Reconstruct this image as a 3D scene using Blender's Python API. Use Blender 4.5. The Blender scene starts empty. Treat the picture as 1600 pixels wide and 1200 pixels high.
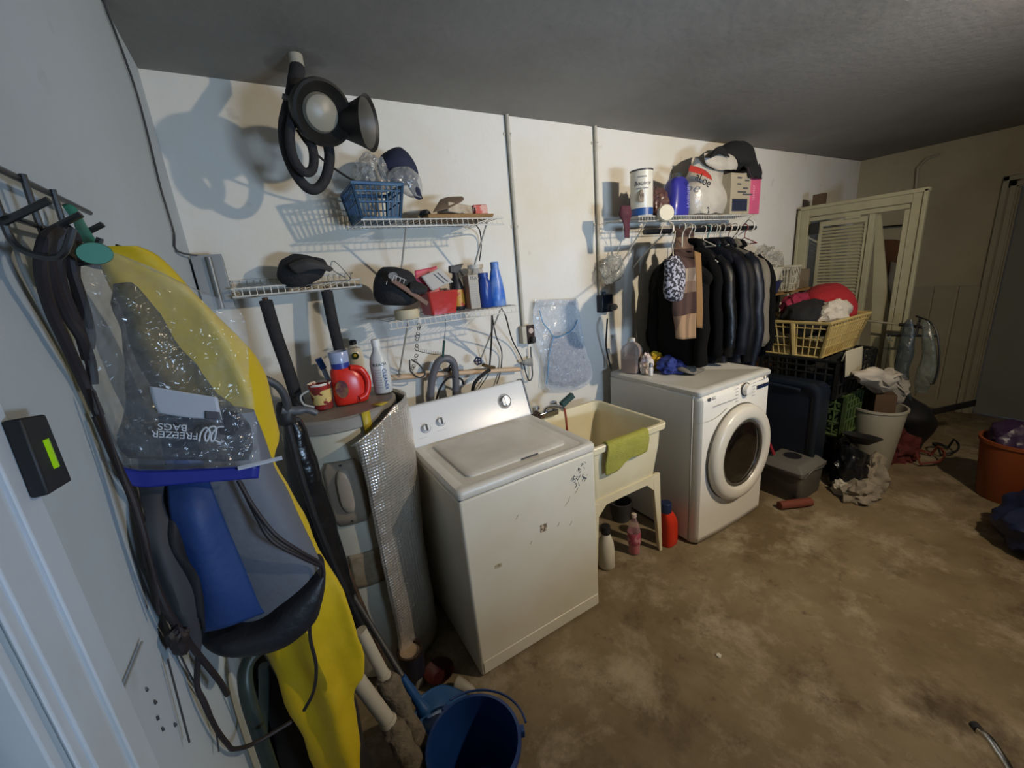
import bpy, bmesh, math, random
from mathutils import Vector, Matrix, noise
random.seed(7)
SC = bpy.context.scene
COL = SC.collection
PI = math.pi

# ---------------------------------------------------------------- camera
CAM = Vector((0.2035, -2.0974, 1.6967)); FPX = 635.5
CR = Vector((0.85158, -0.51712, -0.08599)).normalized()
CF = Vector((0.48148, 0.83643, -0.26184)).normalized()
CU = CR.cross(CF).normalized()
cd = bpy.data.cameras.new('camera'); cam = bpy.data.objects.new('camera', cd); COL.objects.link(cam)
cam.matrix_world = Matrix(((CR.x, CU.x, -CF.x, CAM.x), (CR.y, CU.y, -CF.y, CAM.y), (CR.z, CU.z, -CF.z, CAM.z), (0, 0, 0, 1)))
cd.sensor_width = 36; cd.sensor_fit = 'HORIZONTAL'; cd.lens = FPX / 1600 * 36; cd.clip_start = 0.02; cd.clip_end = 60
SC.camera = cam

# ---------------------------------------------------------------- view, world, lights
SC.view_settings.view_transform = 'Standard'; SC.view_settings.look = 'None'
SC.view_settings.gamma = 1.0; SC.view_settings.use_curve_mapping = False
SC.view_settings.exposure = -0.12
w = bpy.data.worlds.new('world'); SC.world = w; w.use_nodes = True
w.node_tree.nodes['Background'].inputs[0].default_value = (0.55, 0.68, 0.9, 1)
w.node_tree.nodes['Background'].inputs[1].default_value = 0.6
BULB = Vector((2.55, -2.60, 2.40))
def light(name, typ, loc, energy, col, size=0.1, rot=(0, 0, 0), sy=None):
    l = bpy.data.lights.new(name, typ); l.energy = energy; l.color = col
    if typ == 'AREA':
        l.size = size
        if sy: l.shape = 'RECTANGLE'; l.size_y = sy
    else: l.shadow_soft_size = size
    o = bpy.data.objects.new(name, l); COL.objects.link(o); o.location = loc; o.rotation_euler = rot
    return o
# reflector lamp clamped under the ceiling, aimed at the back wall, plus the spill from its bulb
AIM = Vector((2.45, 0, 1.38))
sp_ = light('reflector_lamp_light', 'SPOT', BULB, 178, (1.0, 0.855, 0.66), 0.035)
sp_.data.spot_size = math.radians(146); sp_.data.spot_blend = 1.0
sp_.rotation_euler = (AIM - BULB).to_track_quat('-Z', 'Y').to_euler()
light('bulb_spill_light', 'POINT', BULB, 50, (1.0, 0.82, 0.6), 0.035)
# daylight through the window in the wall behind the camera
light('window_daylight', 'AREA', (1.75, -4.35, 1.16), 122, (0.52, 0.72, 1.0), 1.1, (PI/2, 0, 0), 0.34)

# ---------------------------------------------------------------- helpers
def ray(x, y): return CF + CR * ((x - 800) / FPX) - CU * ((y - 600) / FPX)
def on(x, y, ax, v):
    d = ray(x, y); return CAM + d * ((v - CAM[ax]) / d[ax])
def py(x, y, Y): return on(x, y, 1, Y)      # point on the plane y = Y
def pz(x, y, Z): return on(x, y, 2, Z)
def pxx(x, y, X): return on(x, y, 0, X)
V = Vector
def srgb(h):
    if isinstance(h, str):
        h = tuple(int(h[i:i+2], 16) / 255 for i in (0, 2, 4))
    return tuple((c / 12.92 if c <= .04045 else ((c + .055) / 1.055) ** 2.4) for c in h) + (1,)
MATS = {}
def M(name, col, rough=.6, metal=0., noise_col=None, nscale=6, nfac=.5, bump=0., bscale=40, spec=.5, detail=4, lo=.4, hi=.65):
    """procedural principled material: base colour, optional second colour in noise blotches, optional bump"""
    if name in MATS: return MATS[name]
    m = bpy.data.materials.new(name); m.use_nodes = True; nt = m.node_tree; N = nt.nodes; L = nt.links
    b = N['Principled BSDF']; b.inputs['Base Color'].default_value = srgb(col)
    b.inputs['Roughness'].default_value = rough; b.inputs['Metallic'].default_value = metal
    b.inputs['Specular IOR Level'].default_value = spec
    tc = N.new('ShaderNodeTexCoord')
    if noise_col is not None:
        n = N.new('ShaderNodeTexNoise'); n.inputs['Scale'].default_value = nscale; n.inputs['Detail'].default_value = detail
        r = N.new('ShaderNodeMapRange'); r.inputs[1].default_value = lo; r.inputs[2].default_value = hi; r.inputs[4].default_value = nfac
        mx = N.new('ShaderNodeMix'); mx.data_type = 'RGBA'
        mx.inputs[6].default_value = srgb(col); mx.inputs[7].default_value = srgb(noise_col)
        L.new(tc.outputs['Object'], n.inputs['Vector']); L.new(n.outputs[0], r.inputs[0]); L.new(r.outputs[0], mx.inputs[0])
        L.new(mx.outputs[2], b.inputs['Base Color'])
    if bump:
        n2 = N.new('ShaderNodeTexNoise'); n2.inputs['Scale'].default_value = bscale; n2.inputs['Detail'].default_value = 3
        bp = N.new('ShaderNodeBump'); bp.inputs['Strength'].default_value = bump; bp.inputs['Distance'].default_value = .01
        L.new(tc.outputs['Object'], n2.inputs['Vector']); L.new(n2.outputs[0], bp.inputs['Height']); L.new(bp.outputs[0], b.inputs['Normal'])
    MATS[name] = m; return m
def Mclear(name, col=(.9, .92, .95), body=.16, rim=.5, rough=.12, bump=.5, bscale=14):
    """thin clear plastic film: mostly see-through, with sheen"""
    if name in MATS: return MATS[name]
    m = bpy.data.materials.new(name); m.use_nodes = True; nt = m.node_tree; N = nt.nodes; L = nt.links
    b = N['Principled BSDF']; b.inputs['Base Color'].default_value = srgb(col); b.inputs['Roughness'].default_value = rough
    b.inputs['Specular IOR Level'].default_value = 1.0
    t = N.new('ShaderNodeBsdfTransparent'); mx = N.new('ShaderNodeMixShader'); lw = N.new('ShaderNodeLayerWeight'); lw.inputs[0].default_value = .35
    r = N.new('ShaderNodeMapRange'); r.inputs[3].default_value = body; r.inputs[4].default_value = rim
    tc = N.new('ShaderNodeTexCoord'); n2 = N.new('ShaderNodeTexNoise'); n2.inputs['Scale'].default_value = bscale; n2.inputs['Detail'].default_value = 2
    bp = N.new('ShaderNodeBump'); bp.inputs['Strength'].default_value = bump; bp.inputs['Distance'].default_value = .03
    L.new(tc.outputs['Object'], n2.inputs['Vector']); L.new(n2.outputs[0], bp.inputs['Height'])
    L.new(bp.outputs[0], b.inputs['Normal']); L.new(bp.outputs[0], lw.inputs['Normal'])
    L.new(lw.outputs['Facing'], r.inputs[0]); L.new(r.outputs[0], mx.inputs[0]); L.new(t.outputs[0], mx.inputs[1]); L.new(b.outputs[0], mx.inputs[2])
    L.new(mx.outputs[0], N['Material Output'].inputs[0]); MATS[name] = m; return m

class MB:
    def __init__(s): s.v = []; s.f = []
    def add(s, vs, fs):
        n = len(s.v); s.v += [V(v) for v in vs]; s.f += [tuple(i + n for i in f) for f in fs]; return s
    def box(s, c, d, rot=None):
        c = V(c); h = V(d) / 2; R = rot or Matrix.Identity(3)
        vs = [c + R @ V((h.x*i, h.y*j, h.z*k)) for i in (-1, 1) for j in (-1, 1) for k in (-1, 1)]
        return s.add(vs, [(0,1,3,2),(4,6,7,5),(0,4,5,1),(2,3,7,6),(0,2,6,4),(1,5,7,3)])
    def ab(s, a, b): a = V(a); b = V(b); return s.box((a+b)/2, b-a)
    def hexa(s, p): # 8 points: bottom 4 loop, top 4 loop
        return s.add(p, [(3,2,1,0),(4,5,6,7),(0,1,5,4),(1,2,6,5),(2,3,7,6),(3,0,4,7)])
    def tube(s, pts, r, n=8, smooth=0, closed=False):
        pts = [V(p) for p in pts]
        if smooth: pts = spline(pts, smooth, closed)
        k = len(pts); rs = r if isinstance(r, (list, tuple)) else None
        base = len(s.v); prev = None; vs = []; fs = []
        for i, p in enumerate(pts):
            a = pts[i-1] if (i > 0 or closed) else p; b = pts[(i+1) % k] if (i < k-1 or closed) else p
            t = (b - a); t = t.normalized() if t.length > 1e-9 else V((0, 0, 1))
            if prev is None:
                u = t.orthogonal().normalized()
            else:
                u = (prev - t * prev.dot(t)); u = u.normalized() if u.length > 1e-6 else t.orthogonal().normalized()
            prev = u; w_ = t.cross(u)
            rr = r if rs is None else rs[min(len(rs)-1, int(round(i*(len(rs)-1)/max(1, k-1))))] if len(rs) != k else rs[i]
            for j in range(n):
                an = 2*PI*j/n; vs.append(p + (u*math.cos(an) + w_*math.sin(an)) * rr)
        for i in range(k if closed else k-1):
            a = i*n; b = ((i+1) % k)*n
            for j in range(n): fs.append((a+j, a+(j+1) % n, b+(j+1) % n, b+j))
        if not closed: fs += [tuple(range(n-1, -1, -1)), tuple((k-1)*n+j for j in range(n))]
        return s.add(vs, fs)
    def loft(s, rings, cap0=True, cap1=True, closed=True):
        n = len(rings[0]); vs = [p for r in rings for p in r]; fs = []
        for i in range(len(rings)-1):
            for j in range(n if closed else n-1):
                fs.append((i*n+j, i*n+(j+1) % n, (i+1)*n+(j+1) % n, (i+1)*n+j))
        if cap0: fs.append(tuple(range(n-1, -1, -1)))
        if cap1: fs.append(tuple((len(rings)-1)*n+j for j in range(n)))
        return s.add(vs, fs)
    def lathe(s, prof, loc=(0,0,0), n=28, rot=None, sx=1, sy=1, cap0=True, cap1=True, a0=0, a1=2*PI):
        loc = V(loc); R = rot or Matrix.Identity(3); full = abs(a1-a0-2*PI) < 1e-6
        cnt = n if full else n+1
        rings = [[loc + R @ V((r*sx*math.cos(a0+(a1-a0)*j/n), r*sy*math.sin(a0+(a1-a0)*j/n), z)) for j in range(cnt)] for r, z in prof]
        return s.loft(rings, cap0 and full, cap1 and full, full)
    def grid(s, rows):
        n = len(rows[0]); vs = [p for r in rows for p in r]
        return s.add(vs, [(i*n+j, i*n+j+1, (i+1)*n+j+1, (i+1)*n+j) for i in range(len(rows)-1) for j in range(n-1)])
    def disc(s, c, r, nrm, n=24, t=.002):
        R = frame(nrm); return s.lathe([(r, 0), (r, t)], c, n, R)
    def xf(s, mat, i0=0):
        for i in range(i0, len(s.v)): s.v[i] = mat @ s.v[i]
        return s
def frame(nrm, up=(0, 0, 1)):
    z = V(nrm).normalized(); x = V(up).cross(z)
    if x.length < 1e-4: x = V((1, 0, 0))
    x.normalize(); y = z.cross(x)
    return Matrix((x, y, z)).transposed()
def spline(P, k=6, closed=False):
    out = []; n = len(P)
    for i in range(n if closed else n-1):
        p0 = P[(i-1) % n] if (closed or i > 0) else P[i]; p1 = P[i]; p2 = P[(i+1) % n]
        p3 = P[(i+2) % n] if (closed or i+2 < n) else p2
        for j in range(k):
            t = j/k; out.append(.5*((2*p1)+(p2-p0)*t+(2*p0-5*p1+4*p2-p3)*t*t+(3*p1-p0-3*p2+p3)*t**3))
    if not closed: out.append(P[-1].copy())
    return out
def build(name, mb, mat, parent=None, bevel=0, solid=0, sub=0, angle=40, seg=2, off=0):
    if parent is None:
        xs = [v.x for v in mb.v]; ys = [v.y for v in mb.v]; zs = [v.z for v in mb.v]
        o0 = V(((min(xs)+max(xs))/2, (min(ys)+max(ys))/2, min(zs)))
    else: o0 = WORLD[parent.name]
    me = bpy.data.meshes.new(name); me.from_pydata([tuple(v - o0) for v in mb.v], [], mb.f)
    bm = bmesh.new(); bm.from_mesh(me); bmesh.ops.recalc_face_normals(bm, faces=bm.faces); bm.to_mesh(me); bm.free()
    me.materials.append(mat); me.polygons.foreach_set('use_smooth', [True]*len(me.polygons))
    me.set_sharp_from_angle(angle=math.radians(angle))
    o = bpy.data.objects.new(name, me); COL.objects.link(o)
    if parent is None: o.location = o0; WORLD[o.name] = o0
    else: o.parent = parent; WORLD[o.name] = o0
    if solid: m = o.modifiers.new('s', 'SOLIDIFY'); m.thickness = solid; m.offset = off
    if bevel: m = o.modifiers.new('b', 'BEVEL'); m.width = bevel; m.segments = seg; m.limit_method = 'ANGLE'; m.angle_limit = math.radians(50)
    if sub: m = o.modifiers.new('u', 'SUBSURF'); m.levels = sub; m.render_levels = sub
    return o
WORLD = {}
def tag(o, label=None, cat=None, group=None, kind=None):
    if label: o['label'] = label
    if cat: o['category'] = cat
    if group: o['group'] = group
    if kind: o['kind'] = kind
    return o
def thing(name, label, cat, loc, group=None):
    o = bpy.data.objects.new(name, None); COL.objects.link(o); o.location = loc; o.empty_display_size = .1
    WORLD[o.name] = V(loc); return tag(o, label, cat, group)
def struct(name, mb, mat, parent=None, **k):
    o = build(name, mb, mat, parent, **k)
    if parent is None: o['kind'] = 'structure'
    return o
def copy_tree(root, delta, label, rot=0):
    """a copy of a thing with copies of its parts, moved by delta"""
    r = root.copy(); COL.objects.link(r); r.location = root.location + V(delta); r.rotation_euler.z += rot; r['label'] = label
    for ch in [c for c in bpy.data.objects if c.parent == root]:
        c = ch.copy(); COL.objects.link(c); c.parent = r
        for g in [x for x in bpy.data.objects if x.parent == ch]:
            d = g.copy(); COL.objects.link(d); d.parent = c
    return r
def wob(mb, amp, sc, i0=0, seed=0., axis=None):
    """crease a surface with noise"""
    for i in range(i0, len(mb.v)):
        v = mb.v[i]; n = noise.noise_vector(v*sc + V((seed, seed*.7, -seed)))
        if axis: v = v + V(axis)*n.x*amp
        else: v = v + n*amp
        mb.v[i] = v
    return mb
def ring(a, b, t, n=20, e=2.0, down=None):
    """closed ellipse-like ring from left point a to right point b, thickness t"""
    a = V(a); b = V(b); c = (a+b)/2; u = (b-a)/2; nrm = V((-u.y, u.x, 0)); nrm = nrm.normalized() if nrm.length > 1e-6 else V((0, 1, 0))
    out = []
    for j in range(n):
        an = 2*PI*j/n; cs, sn = math.cos(an), math.sin(an)
        cs = math.copysign(abs(cs)**(2/e), cs); sn = math.copysign(abs(sn)**(2/e), sn)
        out.append(c + u*cs + nrm*sn*t/2)
    return out
def body(secs, n=24, k=4, e=2.0):
    """secs: (left point, right point, thickness) top to bottom -> smooth closed soft body"""
    A = spline([V(s[0]) for s in secs], k); B = spline([V(s[1]) for s in secs], k)
    T = spline([V((s[2], 0, 0)) for s in secs], k)
    mb = MB(); mb.loft([ring(a, b, max(.002, t.x), n, e) for a, b, t in zip(A, B, T)]); return mb
def bodyp(secs, Y, **k):
    """as body, from rows (xl, xr, y, thickness[, Y]) measured on the plane y = Y"""
    def yy(s): return s[4] if len(s) > 4 else Y
    return body([(py(s[0], s[2], yy(s)), py(s[1], s[2], yy(s)), s[3]) for s in secs], **k)
def patch(rows, k=5):
    """smooth sheet through rows of points"""
    R = [spline([V(p) for p in r], k) for r in rows]
    Cc = [spline(list(c), k) for c in zip(*R)]
    mb = MB(); mb.grid([list(r) for r in zip(*Cc)]); return mb
def lump(c, d, seed=1., amp=.25, sc=3., sub=4, flat=True):
    """crumpled pile of cloth or film: noisy ball squashed to d, resting on its base"""
    bm = bmesh.new(); bmesh.ops.create_icosphere(bm, subdivisions=sub, radius=1)
    c = V(c); mb = MB(); vs = []
    for v in bm.verts:
        p = v.co.copy(); q = p*sc + V((seed, -seed, seed*2))
        f = 1 + amp*(noise.noise(q) + .5*noise.noise(q*2.3) + .3*(1-abs(noise.noise(q*1.7+V((9, 3, 1))))*3))
        p = p*f
        if flat and p.z < -.55: p.z = -.55
        vs.append(c + V((p.x*d[0]/2, p.y*d[1]/2, (p.z+.55)/1.55*d[2])))
    fs = [tuple(v.index for v in f.verts) for f in bm.faces]; bm.free()
    return mb.add(vs, fs)
def text(s, size, loc, R, mat, parent, name='lettering', ext=.0006, bend=None, shear=0, align='CENTER'):
    """raised or printed lettering; R's columns are the text's right, up and outward axes"""
    cu = bpy.data.curves.new('t', 'FONT'); cu.body = s; cu.size = size; cu.extrude = ext; cu.align_x = align; cu.align_y = 'CENTER'; cu.shear = shear
    t = bpy.data.objects.new('t', cu); COL.objects.link(t)
    bpy.context.view_layer.update()
    dg = bpy.context.evaluated_depsgraph_get(); me = bpy.data.meshes.new_from_object(t.evaluated_get(dg))
    bpy.data.objects.remove(t)
    mb = MB(); vs = []
    for v in me.vertices:
        p = v.co.copy()
        if bend:
            a = p.x/bend; p = V((math.sin(a)*bend, p.y, (math.cos(a)-1)*bend + p.z))
        vs.append(V(loc) + R @ p)
    mb.add(vs, [tuple(f.vertices) for f in me.polygons]); bpy.data.meshes.remove(me)
    o = build(name, mb, mat, parent); return o
def RM(right, up):
    r = V(right).normalized(); u = V(up).normalized(); return Matrix((r, u, r.cross(u))).transposed()
FACE = RM((1, 0, 0), (0, 0, 1))          # text facing -y
def clampx(p, x=.02): p = V(p); p.x = max(p.x, x); return p
# ---------------------------------------------------------------- room
H = 2.51; X1 = 5.85; YF = -3.6
def wallmat(name, base, warm, scale=1.2, nfac=.55, blocks=False):
    m = bpy.data.materials.new(name); m.use_nodes = True; nt = m.node_tree; N = nt.nodes; L = nt.links
    b = N['Principled BSDF']; b.inputs['Roughness'].default_value = .72; b.inputs['Specular IOR Level'].default_value = .25
    g = N.new('ShaderNodeNewGeometry')
    n = N.new('ShaderNodeTexNoise'); n.inputs['Scale'].default_value = scale; n.inputs['Detail'].default_value = 6; n.inputs['Roughness'].default_value = .6
    r = N.new('ShaderNodeMapRange'); r.inputs[1].default_value = .46; r.inputs[2].default_value = .66; r.inputs[4].default_value = nfac
    mx = N.new('ShaderNodeMix'); mx.data_type = 'RGBA'; mx.inputs[6].default_value = srgb(base); mx.inputs[7].default_value = srgb(warm)
    L.new(g.outputs['Position'], n.inputs['Vector']); L.new(n.outputs[0], r.inputs[0]); L.new(r.outputs[0], mx.inputs[0])
    # small scuffs
    n3 = N.new('ShaderNodeTexNoise'); n3.inputs['Scale'].default_value = 9; n3.inputs['Detail'].default_value = 8
    r3 = N.new('ShaderNodeMapRange'); r3.inputs[1].default_value = .66; r3.inputs[2].default_value = .8; r3.inputs[4].default_value = .5
    m3 = N.new('ShaderNodeMix'); m3.data_type = 'RGBA'; m3.inputs[7].default_value = srgb('8a8070')
    L.new(g.outputs['Position'], n3.inputs['Vector']); L.new(n3.outputs[0], r3.inputs[0]); L.new(r3.outputs[0], m3.inputs[0]); L.new(mx.outputs[2], m3.inputs[6])
    L.new(m3.outputs[2], b.inputs['Base Color'])
    n2 = N.new('ShaderNodeTexNoise'); n2.inputs['Scale'].default_value = 26; n2.inputs['Detail'].default_value = 5
    bp = N.new('ShaderNodeBump'); bp.inputs['Strength'].default_value = .25; bp.inputs['Distance'].default_value = .006
    L.new(g.outputs['Position'], n2.inputs['Vector']); L.new(n2.outputs[0], bp.inputs['Height']); L.new(bp.outputs[0], b.inputs['Normal'])
    return m
m_back = wallmat('painted block wall', 'd3d0c8', 'c8bc9c', 1.3, .45)
m_left = wallmat('painted left wall', 'b3bcc1', 'a6aaa4', .9, .4)
m_right = wallmat('darkened right wall', 'a49c84', '8c846c', 1.1)  # darker paint stands in for the weaker light on this far wall
m_front = wallmat('front wall paint', '8d8a80', '7d796c', 1.1)
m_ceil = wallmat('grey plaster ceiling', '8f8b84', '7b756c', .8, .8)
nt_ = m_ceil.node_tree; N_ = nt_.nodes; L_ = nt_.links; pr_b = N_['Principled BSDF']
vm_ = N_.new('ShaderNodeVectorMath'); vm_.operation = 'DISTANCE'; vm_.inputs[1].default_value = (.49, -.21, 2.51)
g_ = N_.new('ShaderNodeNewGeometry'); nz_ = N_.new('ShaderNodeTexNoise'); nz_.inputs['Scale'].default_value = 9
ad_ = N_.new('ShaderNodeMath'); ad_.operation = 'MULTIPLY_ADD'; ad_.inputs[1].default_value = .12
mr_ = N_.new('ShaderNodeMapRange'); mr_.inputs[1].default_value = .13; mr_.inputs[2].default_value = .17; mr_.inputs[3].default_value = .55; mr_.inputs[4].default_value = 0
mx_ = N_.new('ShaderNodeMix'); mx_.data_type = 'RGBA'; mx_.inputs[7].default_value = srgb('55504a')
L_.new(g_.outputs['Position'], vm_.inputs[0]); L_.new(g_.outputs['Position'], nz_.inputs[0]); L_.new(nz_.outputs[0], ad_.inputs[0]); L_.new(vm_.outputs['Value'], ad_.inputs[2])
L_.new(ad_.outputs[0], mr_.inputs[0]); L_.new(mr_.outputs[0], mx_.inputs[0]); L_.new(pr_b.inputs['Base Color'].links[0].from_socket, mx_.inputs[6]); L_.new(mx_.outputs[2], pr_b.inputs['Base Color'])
m_trim = M('white trim paint', 'c3ccd4', .45, noise_col='a9aba6', nscale=5)
m_trimr = M('old trim paint', '98937f', .5, noise_col='8a846e', nscale=4)

def floormat():
    m = bpy.data.materials.new('worn brown concrete'); m.use_nodes = True; nt = m.node_tree; N = nt.nodes; L = nt.links
    b = N['Principled BSDF']; b.inputs['Specular IOR Level'].default_value = .3
    g = N.new('ShaderNodeNewGeometry')
    def nz(sc, det, lo, hi, rough=.6, dist=0.):
        n = N.new('ShaderNodeTexNoise'); n.inputs['Scale'].default_value = sc; n.inputs['Detail'].default_value = det
        n.inputs['Roughness'].default_value = rough; n.inputs['Distortion'].default_value = dist
        r = N.new('ShaderNodeMapRange'); r.inputs[1].default_value = lo; r.inputs[2].default_value = hi
        L.new(g.outputs['Position'], n.inputs['Vector']); L.new(n.outputs[0], r.inputs[0]); return r.outputs[0], n.outputs[0]
    def mix(a, bcol, f):
        x = N.new('ShaderNodeMix'); x.data_type = 'RGBA'; x.inputs[7].default_value = srgb(bcol)
        if isinstance(a, str): x.inputs[6].default_value = srgb(a)
        else: L.new(a, x.inputs[6])
        L.new(f, x.inputs[0]); return x.outputs[2]
    f1, _ = nz(1.3, 9, .38, .62, .65, .15); f2, _ = nz(3.2, 10, .5, .68, .75, .15); f3, _ = nz(7, 10, .58, .72, .75); f4, _ = nz(1.9, 8, .56, .7, .7, .2)
    c = mix('67583f', '83745a', f1); c = mix(c, '9f927b', f2); c = mix(c, '44362a', f3); c = mix(c, '4d3f2c', f4)
    L.new(c, b.inputs['Base Color'])
    rr, raw = nz(5, 5, .3, .7); mr = N.new('ShaderNodeMapRange'); mr.inputs[3].default_value = .45; mr.inputs[4].default_value = .8
    L.new(rr, mr.inputs[0]); L.new(mr.outputs[0], b.inputs['Roughness'])
    bp = N.new('ShaderNodeBump'); bp.inputs['Strength'].default_value = .35; bp.inputs['Distance'].default_value = .008
    _, rb = nz(14, 8, 0, 1); L.new(rb, bp.inputs['Height']); L.new(bp.outputs[0], b.inputs['Normal'])
    return m
m_floor = floormat()
T_ = .12
struct('floor', MB().ab((-T_, YF-T_, -.1), (X1+T_, T_, 0)), m_floor)
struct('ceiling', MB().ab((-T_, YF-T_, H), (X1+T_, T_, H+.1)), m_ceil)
wb = MB().ab((-T_, 0, 0), (X1+T_, T_, H)); struct('wall_back', wb, m_back)
# left wall with the door opening beside the camera
DY0, DY1, DZ = -1.705, -2.52, 2.06
wl = MB().ab((-T_, DY0, 0), (0, 0, H)).ab((-T_, YF, 0), (0, DY1, H)).ab((-T_, DY1, DZ), (0, DY0, H)); struct('wall_left', wl, m_left)
# right wall with a door opening
RY0, RY1, RZ = -1.14, -1.98, 2.03
wr = MB().ab((X1, RY0, 0), (X1+T_, 0, H)).ab((X1, YF, 0), (X1+T_, RY1, H)).ab((X1, RY1, RZ), (X1+T_, RY0, H)); struct('wall_right', wr, m_right)
# front wall, behind the camera, with a window
wx0, wx1, wz0, wz1 = 1.2, 2.3, 1.06, 1.66
wf = MB().ab((-T_, YF-T_, 0), (wx0, YF, H)).ab((wx1, YF-T_, 0), (X1+T_, YF, H)).ab((wx0, YF-T_, 0), (wx1, YF, wz0)).ab((wx0, YF-T_, wz1), (wx1, YF, H))
struct('wall_front', wf, m_front)
fr = MB()
for a, b in (((wx0, YF-.08, wz0), (wx0+.04, YF-.03, wz1)), ((wx1-.04, YF-.08, wz0), (wx1, YF-.03, wz1)), ((wx0, YF-.08, wz0), (wx1, YF-.03, wz0+.04)), ((wx0, YF-.08, wz1-.04), (wx1, YF-.03, wz1))): fr.ab(a, b)
struct('window_1', fr, m_trim)
# doors
def casing(mb, x, y0, y1, z, wd, dp, s):
    # profiled casing around an opening on wall x, proud of it by dp in direction s
    for (o0, o1, d) in ((0, wd, dp*.45), (wd*.12, wd*.5, dp*.8), (wd*.6, wd*.96, dp)):
        mb.ab((x, y0+o0, 0), (x+s*d, y0+o1, z+o1)); mb.ab((x, y1-o1, 0), (x+s*d, y1-o0, z+o1)); mb.ab((x, y1-o1, z+o0), (x+s*d, y0+o1, z+o1))
    return mb
c1 = casing(MB(), 0, DY0, DY1, DZ, .095, .008, 1)
c1.ab((-T_, DY0-.012, 0), (-.002, DY0, DZ)).ab((-T_, DY1, 0), (-.002, DY1+.012, DZ))
struct('trim_1', c1, m_trim, bevel=.003)
d1 = thing('door_1', None, None, (-.03, -2.11, 0)); d1['kind'] = 'structure'
build('door_panel', MB().ab((-.06, DY1+.016, .008), (-.02, DY0-.016, DZ-.005)), M('door beige', 'b3aea0', .5, noise_col='a09a88', nscale=3), d1, bevel=.003)
build('door_handle', MB().lathe([(.012, 0), (.012, .03), (.026, .04), (.03, .055), (.024, .068)], (-.02, DY1+.08, .98), 20, frame((1, 0, 0))), M('brass knob', '9a7f3e', .3, 1), d1)
c2 = casing(MB(), X1, RY0, RY1, RZ, .10, .03, -1); c2.ab((X1+.002, RY0-.012, 0), (X1+T_, RY0, RZ)).ab((X1+.002, RY1, 0), (X1+T_, RY1+.012, RZ))
struct('trim_2', c2, m_trimr, bevel=.003)
d2 = thing('door_2', None, None, (X1+.05, -1.56, 0)); d2['kind'] = 'structure'
build('door_panel', MB().ab((X1+.03, RY1+.016, .01), (X1+.07, RY0-.016, RZ-.006)), M('grey green door', '7d8078', .55, noise_col='70726a', nscale=3), d2, bevel=.003)
build('door_handle', MB().lathe([(.012, 0), (.012, .03), (.026, .04), (.03, .055), (.024, .068)], (X1+.03, RY1+.08, .98), 20, frame((-1, 0, 0))), MATS['brass knob'], d2)
struct('baseboard_right', MB().ab((X1-.014, RY0+.10, 0), (X1, 0, .09)), m_trimr, bevel=.003)
struct('baseboard_right.001', MB().ab((X1-.014, YF, 0), (X1, RY1-.10, .09)), m_trimr, bevel=.003)
# plywood wainscot beside the right door and faint battens of the right wall
tr = MB()
for i, y in enumerate((-.40, -.62, -.78, -.95)): tr.ab((X1-.012, y-.10, .09), (X1, y+.045, 1.22))
struct('trim_3', tr, m_trimr, bevel=.002)
# bulb in its porcelain holder on the ceiling
lamp = thing('ceiling_lamp', 'bulb in an aluminium reflector under the ceiling, off to the right', 'lamp', (BULB.x, BULB.y, H))
build('lamp_holder', MB().lathe([(.055, 0), (.055, -.012), (.03, -.03), (.024, -.055)], (BULB.x, BULB.y, H), 24), M('porcelain', 'd8d4c8', .3), lamp)
mb_ = Mclear('lit bulb glass', 'fff0d8', .1, .3, .1, 0)
e_ = mb_.node_tree.nodes['Principled BSDF']
e_.inputs['Emission Color'].default_value = (1, .75, .45, 1); e_.inputs['Emission Strength'].default_value = 6
build('bulb', MB().lathe([(.013, .055), (.016, .035), (.03, .01), (.03, -.012), (.018, -.028), (.002, -.033)], BULB, 20), mb_, lamp)

ax_ = (AIM - BULB).normalized()
build('reflector', MB().lathe([(.03, -.055), (.045, -.05), (.085, .0), (.11, .035), (.113, .035), (.088, -.003), (.047, -.054)], BULB, 32, frame(ax_), cap0=False, cap1=False), M('spun aluminium', 'a8a8a6', .35, 1), lamp)
# ---------------------------------------------------------------- top-loading washer
m_wh = M('washer enamel', 'd9d5c6', .38, noise_col='cfc8b2', nscale=3, nfac=.6)
m_wtop = M('washer top enamel', 'd2cfc6', .35, noise_col='b9b1a6', nscale=5, nfac=.6)
m_cons = M('console white', 'dcdfe2', .3)
m_chr = M('chrome', 'c8c8c8', .18, 1)
m_dk = M('dark grey plastic', '3a3a3c', .5)
m_blk = M('black rubber', '141416', .55, noise_col='24242a', nscale=9)
m_ink = M('printed dark ink', '4a4a50', .6)
m_inkl = M('printed grey ink', '8a8c92', .6)
WX, WY, WW, WD, WH = .683, -.777, .686, .655, .918
wa = thing('washing_machine', 'white top-loading washing machine with scuffed front panel beside the water heater', 'washing machine', (WX+WW/2, WY+WD/2, 0))
cab = MB()
cab.hexa([V((WX, WY, .012)), V((WX+WW, WY, .012)), V((WX+WW, WY+WD, .012)), V((WX, WY+WD, .012)), V((WX, WY, WH-.045)), V((WX+WW, WY, WH-.045)), V((WX+WW, WY+WD, WH-.045)), V((WX, WY+WD, WH-.045))])
build('cabinet', cab, m_wh, wa, bevel=.012, seg=3)
build('toe_panel', MB().ab((WX+.012, WY-.003, .02), (WX+WW-.012, WY+.01, .085)), m_wh, wa, bevel=.004)
build('seam_gap', MB().ab((WX+.006, WY+.006, WH-.05), (WX+WW-.006, WY+WD-.01, WH-.036)), m_blk, wa)
deck = MB()
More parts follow.
